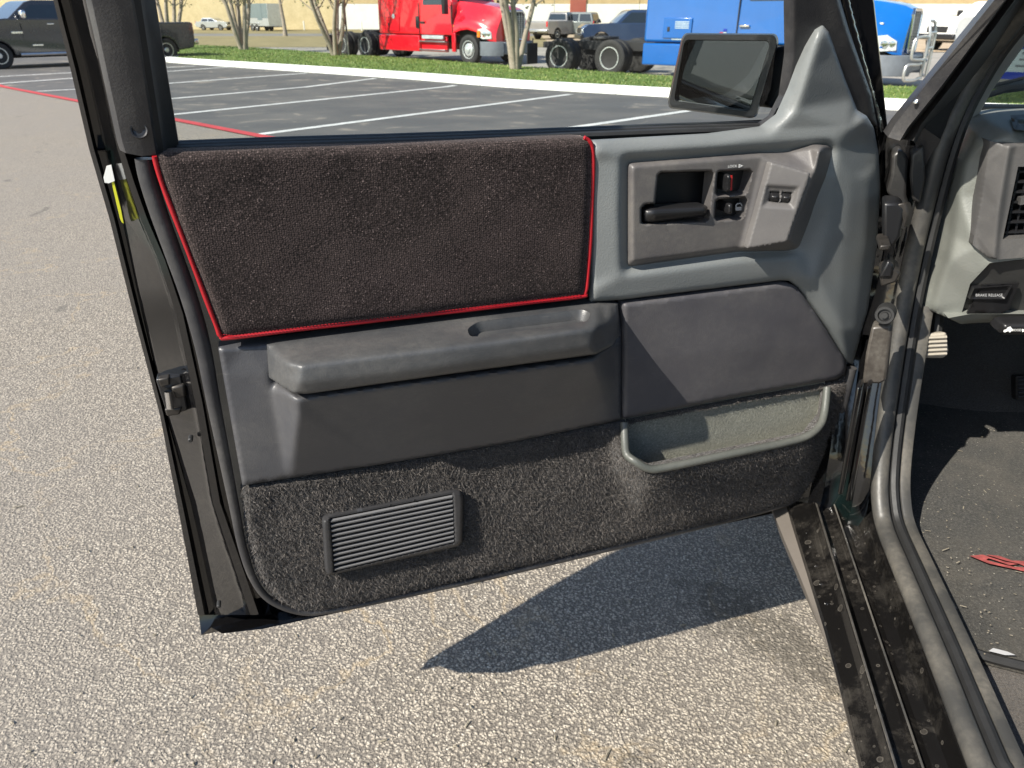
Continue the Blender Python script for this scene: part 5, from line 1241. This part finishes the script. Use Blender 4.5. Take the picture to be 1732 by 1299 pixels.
wt = pickup('parked_pickup', 'white pickup standing beyond the tubular bumper of the blue tractor', 'pickup truck', W(*guv(1705, 84)), rz_uv(-.93, -.36), M['paint_white'], wb=3.6, r=.42, H=1.95, belt=1.32, cab0=.4, cab1=2.5, hw=1.0, ro=1.3, glass_m='sky_glass', scale=1.0, bumper='black_plastic', hood=1.35, rail=1.34)

# ---- road tractors
def tractor(label, pos, rz, paint, hw, sc, red, kx=1.0):
    t = thing('semi_tractor', label, 'semi truck', pos, rz, 'road tractors beyond the verge', sc)
    # chassis rails and fifth wheel
    mb = MB()
    for s in (-1, 1): mb.box((2.2, s * .42, .82), (7.2, .10, .26))
    for x in (-2.0, -.65, .7, 2.0, 4.6): mb.box((x, 0, .80), (.2, .8, .18))
    mb.build('chassis', M['chassis'], t, bevel=.01)
    mb = MB(); mb.lathe((-.62, 0, 1.02), (0, 0, 1), [(-.06, .45), (.0, .48), (.05, .46), (.05, .01)], 20); mb.build('fifth_wheel', M['chassis'], t)
    for x in (0, -1.3):
        for s in (-1, 1):
            wheel(t, x, s * (hw - .17), .51, .28, s, 'deep', rim_m=M['rim_bright']); wheel(t, x, s * (hw - .50), .51, .26, s, 'deep', rim_m=M['alloy'])
    for s in (-1, 1):
        wheel(t, 4.9, s * (hw - .16), .51, .29, s, 'domed', rim_m=M['rim_bright'])
        mb = MB(); mb.tube([(-2.15, s * (hw - .33), 1.0), (-2.18, s * (hw - .33), .35)], .02, 6); mb.box((-2.17, s * (hw - .33), .55), (.02, .6, .62)); mb.build('mud_flap', M['chassis'], t)
    # sleeper, cab, side skirts
    slp = [(.80, .98), (.80, 3.3), (1.3, 3.75), (2.6, 3.9), (3.6, 3.35), (3.75, 2.9), (3.75, .98)]
    MB().prism(slp, lambda x, z: hw - .03 - .03 * max(0, z - 1.2)).build('sleeper', paint, t, bevel=.07, bseg=3)
    dr_ = [(2.85, .98), (2.85, 3.05), (3.80, 2.85), (4.25, 2.12), (4.25, .98)]
    MB().prism(dr_, lambda x, z: hw - .02 - .07 * max(0, z - 1.5)).build('cab', paint, t, bevel=.05, bseg=3)
    for s in (-1, 1):
        MB().box((1.78, s * (hw - .11), .66), (1.96, .2, .58)).build('side_skirt', paint, t, bevel=.04)
        for z in (.45, .75): MB().box((3.35, s * (hw - .10), z), (1.15, .22, .05)).build('step', M['alloy'], t, bevel=.01)
        MB().box((3.35, s * (hw - .18), .66), (1.15, .12, .56)).build('tank_cover', paint, t, bevel=.03)
        MB().box((3.40, s * (hw - .02), .90), (.95, .10, .13)).build('step_panel', M['lamp_clear'] if red else M['chassis'], t, bevel=.02)
        w_ = [(2.98, 2.02), (3.98, 2.02), (3.86, 2.72), (3.02, 2.86)]
        g = lambda z: hw - .012 - .07 * max(0, z - 1.5)
        m_ = MB(); m_.add([(x, s * (g(z) + .003), z) for x, z in w_] + [(x, s * (g(z) - .03), z) for x, z in w_], [(0, 1, 2, 3), (7, 6, 5, 4), (0, 4, 5, 1), (1, 5, 6, 2), (2, 6, 7, 3), (3, 7, 4, 0)]); m_.build('cab_window', M['dark_glass'], t, smooth=0)
        if red: MB().box((2.72, s * (hw - .005), 1.42), (.13, .03, .42)).build('sleeper_window', M['dark_glass'], t, bevel=.03)
        MB().box((2.95, s * (hw - .0), 1.42), (.20, .05, .06)).build('door_handle', M['chrome'] if not red else M['chassis'], t, bevel=.015)
        for x in (2.80, 4.26): MB().box((x, s * (hw - .014), 1.55), (.02, .02, 1.1)).build('panel_gap', M['chassis'], t)
        mb = MB(); mb.tube([(4.1, s * hw, 2.0), (4.2, s * (hw + .22), 2.05)], .02, 6); mb.box((4.2, s * (hw + .25), 1.95), (.12, .2, .5)); mb.build('side_mirror', M['black_plastic'], t, bevel=.03)
        # luggage hatch of the sleeper
        m_ = MB(); m_.box((1.55, s * (hw - .012), 1.35), (.62, .03, .52)); m_.build('luggage_hatch', paint, t, bevel=.05, bseg=3)
        MB().box((1.36, s * (hw + .006), 1.32), (.06, .02, .12)).build('hatch_latch', M['chassis'], t, bevel=.01)
        if red:
            MB().lathe((1.62, s * (hw - .0), 1.62), (0, s, 0), [(0, .09), (.02, .08), (.03, .02)], 12).build('side_lamp', M['lamp_clear'], t)
        for x, z in ((4.32, 1.30), (5.4, 1.5)): MB().box((x, s * (hw - (.035 if x < 5 else .19)), z), (.07, .03, .05)).build('marker_lamp', M['lamp_amber'] if x < 5 else M['lamp_clear'], t, bevel=.01)
    # roof window above the cab
    m_ = MB(); a0 = [(4.27, -.9, 2.16), (4.27, .9, 2.16), (3.90, .85, 2.80), (3.90, -.85, 2.80)]
    m_.add(a0 + [(x - .04, y, z - .02) for x, y, z in a0], [(0, 1, 2, 3), (7, 6, 5, 4), (0, 4, 5, 1), (1, 5, 6, 2), (2, 6, 7, 3), (3, 7, 4, 0)]); m_.build('front_screen', M['dark_glass'], t, smooth=0)
    # hood with wheel arch, narrowing to the nose, as a loft of cross sections
    mb = MB(); rows = []
    for x, top, wtop, wlow, zl in ((4.25, 2.16, .90, hw - .03, 1.0), (4.36, 2.15, .88, hw - .02, 1.08), (4.6, 2.12, .84, hw, 1.16), (4.9, 2.08, .78, hw, 1.20), (5.25, 2.02, .72, hw - .01, 1.12), (5.48, 1.97, .68, hw - .06, .92), (5.68, 1.91, .64, hw - .16, .82), (5.82, 1.82, .60, hw - .30, .80)):
        sec = [(x, -wlow, zl), (x, -wlow - .004, zl + (top - zl) * .22), (x, -wlow + .07, zl + (top - zl) * .42), (x, -wtop - .05, zl + (top - zl) * .78), (x, -wtop + .08, top - .02), (x, 0, top + .03)]
        rows.append(sec + [(a, -b, c) for a, b, c in sec[-2::-1]])
    mb.loft(rows, cap=False); mb.add(rows[-1], [tuple(range(len(rows[-1])))])
    mb.build('hood', paint, t, smooth=45)
    for s in (-1, 1):     # dark wheel well and rear of the fender
        MB().box((4.9, s * (hw - .55), .98), (1.3, .3, .50)).build('wheel_well', M['chassis'], t)
        MB().box((4.30, s * (hw - .05), .74), (.16, .10, .66)).build('fender_skirt', paint, t, bevel=.03)
        hl = MB(); hl.loft([[(5.28, s * (hw + .012), .98), (5.32, s * (hw + .010), 1.22), (5.55, s * (hw - .06), 1.26), (5.72, s * (hw - .17), 1.12), (5.74, s * (hw - .17), .90), (5.50, s * (hw - .02), .88)], [(5.26, s * (hw - .2), .98), (5.3, s * (hw - .2), 1.16), (5.5, s * (hw - .3), 1.20), (5.6, s * (hw - .4), 1.1), (5.6, s * (hw - .4), .92), (5.4, s * (hw - .3), .9)]], closed=True, cap=True)
        hd_ = hl.build('headlight', M['lamp_clear'], t, smooth=30, bevel=.015)
        MB().box((5.36, s * (hw + .0), 1.05), (.11, .05, .22)).build('indicator', M['lamp_amber'], hd_, bevel=.01)
        for q in (.09, .22): MB().lathe((5.44 + q * .9, s * (hw + .01 - q * .6), 1.06), (.7, s * .7, 0), [(0, .07), (.03, .065), (.035, .01)], 14).build('lens', M['chrome'], hd_)
    # bumper in three pieces
    MB().box((5.92, 0, .58), (.22, 1.5, .42)).build('bumper', M['bumper_grey'], t, bevel=.06, bseg=3)
    for s in (-1, 1):
        b = MB(); rows = []
        for x, y in ((5.46, hw - .0), (5.66, hw - .03), (5.84, hw - .14), (5.96, hw - .34), (6.0, .78)):
            rows.append([(x, s * y, .32), (x + .03, s * (y + .005), .50), (x, s * y, .80), (x - .16, s * (y - .12), .80), (x - .16, s * (y - .12), .32)])
        b.loft(rows, closed=True, cap=True); b.build('bumper_corner', M['bumper_grey'], t, smooth=50, bevel=.01)
    # grille with bright frame and bars
    fr_ = MB(); gx = 5.86
    fr_.tube([(gx, -.50, .86), (gx - .03, -.58, 1.70), (gx - .05, -.48, 1.80), (gx - .05, .48, 1.80), (gx - .03, .58, 1.70), (gx, .50, .86)], .045, 8, closed=True); fr_.build('grille_frame', M['chrome'], t)
    MB().box((gx - .05, 0, 1.31), (.03, 1.06, .92)).build('grille_backing', M['chassis'], t)
    for k in range(13): MB().box((gx - .012 - .003 * k, 0, .90 + k * .066), (.02, 1.04, .016)).build('grille_bar', M['alloy'], t)
    for k in range(7): MB().box((gx - .02, -.42 + k * .14, 1.31), (.016, .012, .88)).build('grille_bar', M['alloy'], t)
    if red: MB().box((6.04, -.1, .42), (.02, .32, .17)).build('number_plate', M['wall_white'], t, bevel=.005)
    for o in t.children:                  # stretch the wheelbase: wheels and round things move, the rest lengthens
        xs = [v.co.x for v in o.data.vertices]; c = (min(xs) + max(xs)) / 2
        mv = o.name.split('.')[0] in ('wheel', 'fifth_wheel', 'side_lamp', 'mud_flap', 'grille_frame', 'grille_backing', 'grille_bar', 'bumper', 'number_plate')
        for q in [o] + list(o.children):
            for v in q.data.vertices: v.co.x = v.co.x + c * (kx - 1) if mv else v.co.x * kx
    return t
HA = R(43)
fw = np.array(guv(797, 109)); hd = np.array((math.cos(HA), -math.sin(HA))); nr = np.array((hd[1], -hd[0])); nr = nr if nr[1] > 0 else -nr
SR = .86
po = fw - hd * 4.9 * SR * 1.30 + nr * 1.06 * SR
red_t = tractor('bright red road tractor without a trailer parked behind the grass verge', W(*po), rz_uv(*hd), M['paint_red'], 1.22, SR, True, 1.30)
HB_ = R(35)
fw = np.array(guv(1032, 129)); hd = np.array((math.cos(HB_), -math.sin(HB_))); nr = np.array((hd[1], -hd[0])); nr = nr if nr[1] > 0 else -nr
po = fw + nr * 1.05 * .87
blue_t = tractor('bright blue road tractor with a tubular bumper guard parked nearest the verge', W(*po), rz_uv(*hd), M['paint_blue'], 1.22, .87, False, 1.37)
# tubular guard of the blue tractor
g = MB()
for s in (-1, 1):
    lo_ = [(6.18, s * .55, .62), (6.16, s * .95, .60), (6.0, s * 1.20, .60), (5.96, s * 1.26, .50), (5.96, s * 1.26, .32), (6.0, s * 1.2, .25), (6.16, s * .95, .25), (6.2, s * .5, .28)]
    hi_ = [(6.20, s * .45, 1.20), (6.18, s * .72, 1.22), (6.06, s * 1.08, 1.20), (6.02, s * 1.16, 1.10), (6.02, s * 1.16, .80), (6.06, s * 1.1, .72), (6.18, s * .80, .70), (6.2, s * .4, .70)]
    for pth in (lo_, hi_): 
        q = MB(); q.tube([Vector(p) for p in smoothline(pth, 3)], .036, 8); q.build('guard_tube', M['tube_alloy'], blue_t)
    q = MB(); q.tube([(6.22, s * .42, .25), (6.22, s * .42, 1.25), (6.16, s * .40, 1.50), (6.12, s * .36, 1.56), (6.12, 0, 1.56)], .036, 8); q.build('guard_tube', M['tube_alloy'], blue_t)
    q = MB(); q.box((6.19, s * .38, .88), (.02, .10, 1.3)); q.build('guard_post', M['tube_alloy'], blue_t, bevel=.01)
for z in (.95, 1.3):
    q = MB(); q.tube([(6.22, -.42, z), (6.22, .42, z)], .03, 8); q.build('guard_tube', M['tube_alloy'], blue_t)
# stickers and print on its sleeper
def decal(x0, x1, z0, z1, m, nm='decal', y=-1.199):
    mb = MB(); mb.box(((x0 + x1) / 2, y, (z0 + z1) / 2), (x1 - x0, .004, z1 - z0)); return mb.build(nm, m, blue_t, smooth=0)
for k in range(5): decal(1.50, 1.80, 1.34 + k * .040, 1.362 + k * .040, M['panel_pale'], y=-1.226)
decal(1.40, 1.78, 1.10, 1.13, M['panel_pale'], y=-1.197); decal(1.44, 1.70, 1.05, 1.075, M['panel_pale'], y=-1.197)
for x0, z0, m in ((2.46, 1.20, 'tab_red'), (2.53, 1.20, 'panel_pale'), (2.53, 1.28, 'stripe_blue'), (2.46, 1.13, 'tape_yellow')): decal(x0, x0 + .065, z0, z0 + .065, M[m], y=-1.199)

for o in blue_t.children:
    if o.name.split('.')[0] in ('guard_tube', 'guard_post'):
        for v in o.data.vertices: v.co.x += 6.0 * .37
    if o.name.split('.')[0] == 'decal':
        for v in o.data.vertices: v.co.x *= 1.37
# ---- the pale striped trailer seen through the windshield
A = guv(1640, 152); B = guv(1760, 152)
st = thing('striped_trailer', 'pale blue grey trailer with dark blue stripes and slanted lettering beyond the windshield', 'trailer', W(*A), rz_uv(.87, -.49))
px2 = (B[0] - A[0]) / 120.0
def zst(py): return (152 - py) * px2 * 1.10
MB().box((3.3, 1.1, 1.55), (6.0, 2.2, 2.5)).build('body', M['panel_pale'], st, bevel=.03)
for y0, y1 in ((84, 93), (125, 135)): MB().box((3.3, -.006, (zst(y0) + zst(y1)) / 2), (5.9, .02, abs(zst(y0) - zst(y1)))).build('stripe', M['stripe_blue'], st)
MB().box((3.3, .3, .34), (5.6, .5, .14)).build('frame', M['chassis'], st)
for x in (4.4, 5.2): wheel(st, x, .12, .34, .2, -1)
cx_ = (1715 - 1640) * px2
text_mesh('SE', 32 * px2, lambda x, y, h: (cx_ + x * 1.2 + y * .22, -.004, zst(109) + y), 'lettering', M['bumper_grey'], st, mirror=True)

# ---- crape myrtles on the verge and by the apron: several smooth trunks from one foot
def myrtle(label, pos, trunks, h, r0, seed, group='bare-stemmed crape myrtles', crown=1.0, lean=0):
    rg = random.Random(seed); t = thing('crape_myrtle', label, 'tree', pos, rg.random() * 6, group)
    cr = MB(); tips = []
    for k in range(trunks):
        a = 2 * math.pi * (k + rg.random() * .6) / trunks; sp = (.10 + .26 * rg.random()) * (1 if trunks > 1 else .25)
        p = Vector((math.cos(a) * r0 * .8, math.sin(a) * r0 * .8, -.03)); d = Vector((math.cos(a) * sp, math.sin(a) * sp, 1)).normalized()
        path = [p.copy()]; n = 12; rad = []
        for i in range(n + 1):
            f = i / n; rad.append(r0 * (1.05 - .68 * f) * (1.25 if i == 0 else 1))
            if i < n:
                d = (d + Vector((rg.uniform(-.09, .09), rg.uniform(-.09, .09), .0))).normalized(); path.append(path[-1] + d * h / n)
        tr = MB(); tr.tube(path, rad, 9)
        tr.build('trunk', M['bark'], t)
        for i in range(5, n + 1):
            for _ in range(2):
                q = path[i]; dd = Vector((rg.uniform(-1, 1), rg.uniform(-1, 1), rg.uniform(.4, 1.3))).normalized(); ln = h * rg.uniform(.12, .26); pts = [q]
                for j in range(4):
                    dd = (dd + Vector((rg.uniform(-.25, .25), rg.uniform(-.25, .25), rg.uniform(-.05, .25)))).normalized(); pts.append(pts[-1] + dd * ln / 4)
                cr.tube(pts, [rad[i] * .45, rad[i] * .35, rad[i] * .26, rad[i] * .18, rad[i] * .08], 5); tips += pts[2:]
    cr.build('limbs', M['bark'], t)
    lv = MB(); 
    for p in tips:
        for _ in range(int(10 * crown)):
            c = p + Vector((rg.gauss(0, .16), rg.gauss(0, .16), rg.gauss(.04, .14))); a, b = Vector((rg.uniform(-1, 1), rg.uniform(-1, 1), rg.uniform(-1, 1))).normalized() * .05, Vector((rg.uniform(-1, 1), rg.uniform(-1, 1), rg.uniform(-1, 1))).normalized() * .03
            lv.add([c - a, c + b, c + a, c - b], [(0, 1, 2, 3)])
    o = lv.build('crown', M['leaf'], t, smooth=0); return t
def P_(px, py, h=.12): g = gnd(px, py, h); return W(g.x, g.y, h)
myrtle('many-stemmed crape myrtle on the grass in front of the red hood', P_(872, 119), 5, 3.9, .075, 12, crown=.8)
myrtle('many-stemmed crape myrtle on the grass beside the drive wheels of the red tractor', P_(568, 95), 5, 3.8, .085, 5, crown=.8)
myrtle('pale-stemmed crape myrtle left on the verge before the cream wall', P_(412, 85), 5, 4.0, .095, 9, crown=.7)
myrtle('thin single-stemmed crape myrtle standing before the slate trailer', P_(482, 61, .02), 1, 4.6, .14, 4, crown=.5)
myrtle('crape myrtle partly behind the bed of the charcoal pickup', P_(292, 84), 4, 4.0, .095, 2, crown=.7)
ps = thing('sign_post', 'thin grey steel post beside the stems of the crape myrtle', 'post', P_(590, 95))
mb = MB(); mb.box((0, 0, 1.3), (.06, .03, 2.6)); mb.build('post', M['steel_dull'], ps, bevel=.005)
mb = MB(); mb.box((0, -.025, 2.5), (.30, .006, .45)); mb.build('sign_plate', M['wall_white'], ps, bevel=.002)
for pxx, pyy in ((515, 51), (612, 52)):
    b = thing('bollard', 'short white bollard by the ' + ('box trailers' if pxx < 550 else 'white wall base'), 'bollard', W(*guv(pxx, pyy)), 0, 'white bollards on the far lot')
    mb = MB(); mb.lathe((0, 0, 0), (0, 0, 1), [(0, .06), (.7, .06), (.76, .045), (.78, .01)], 10); mb.build('post', M['wall_white'], b)
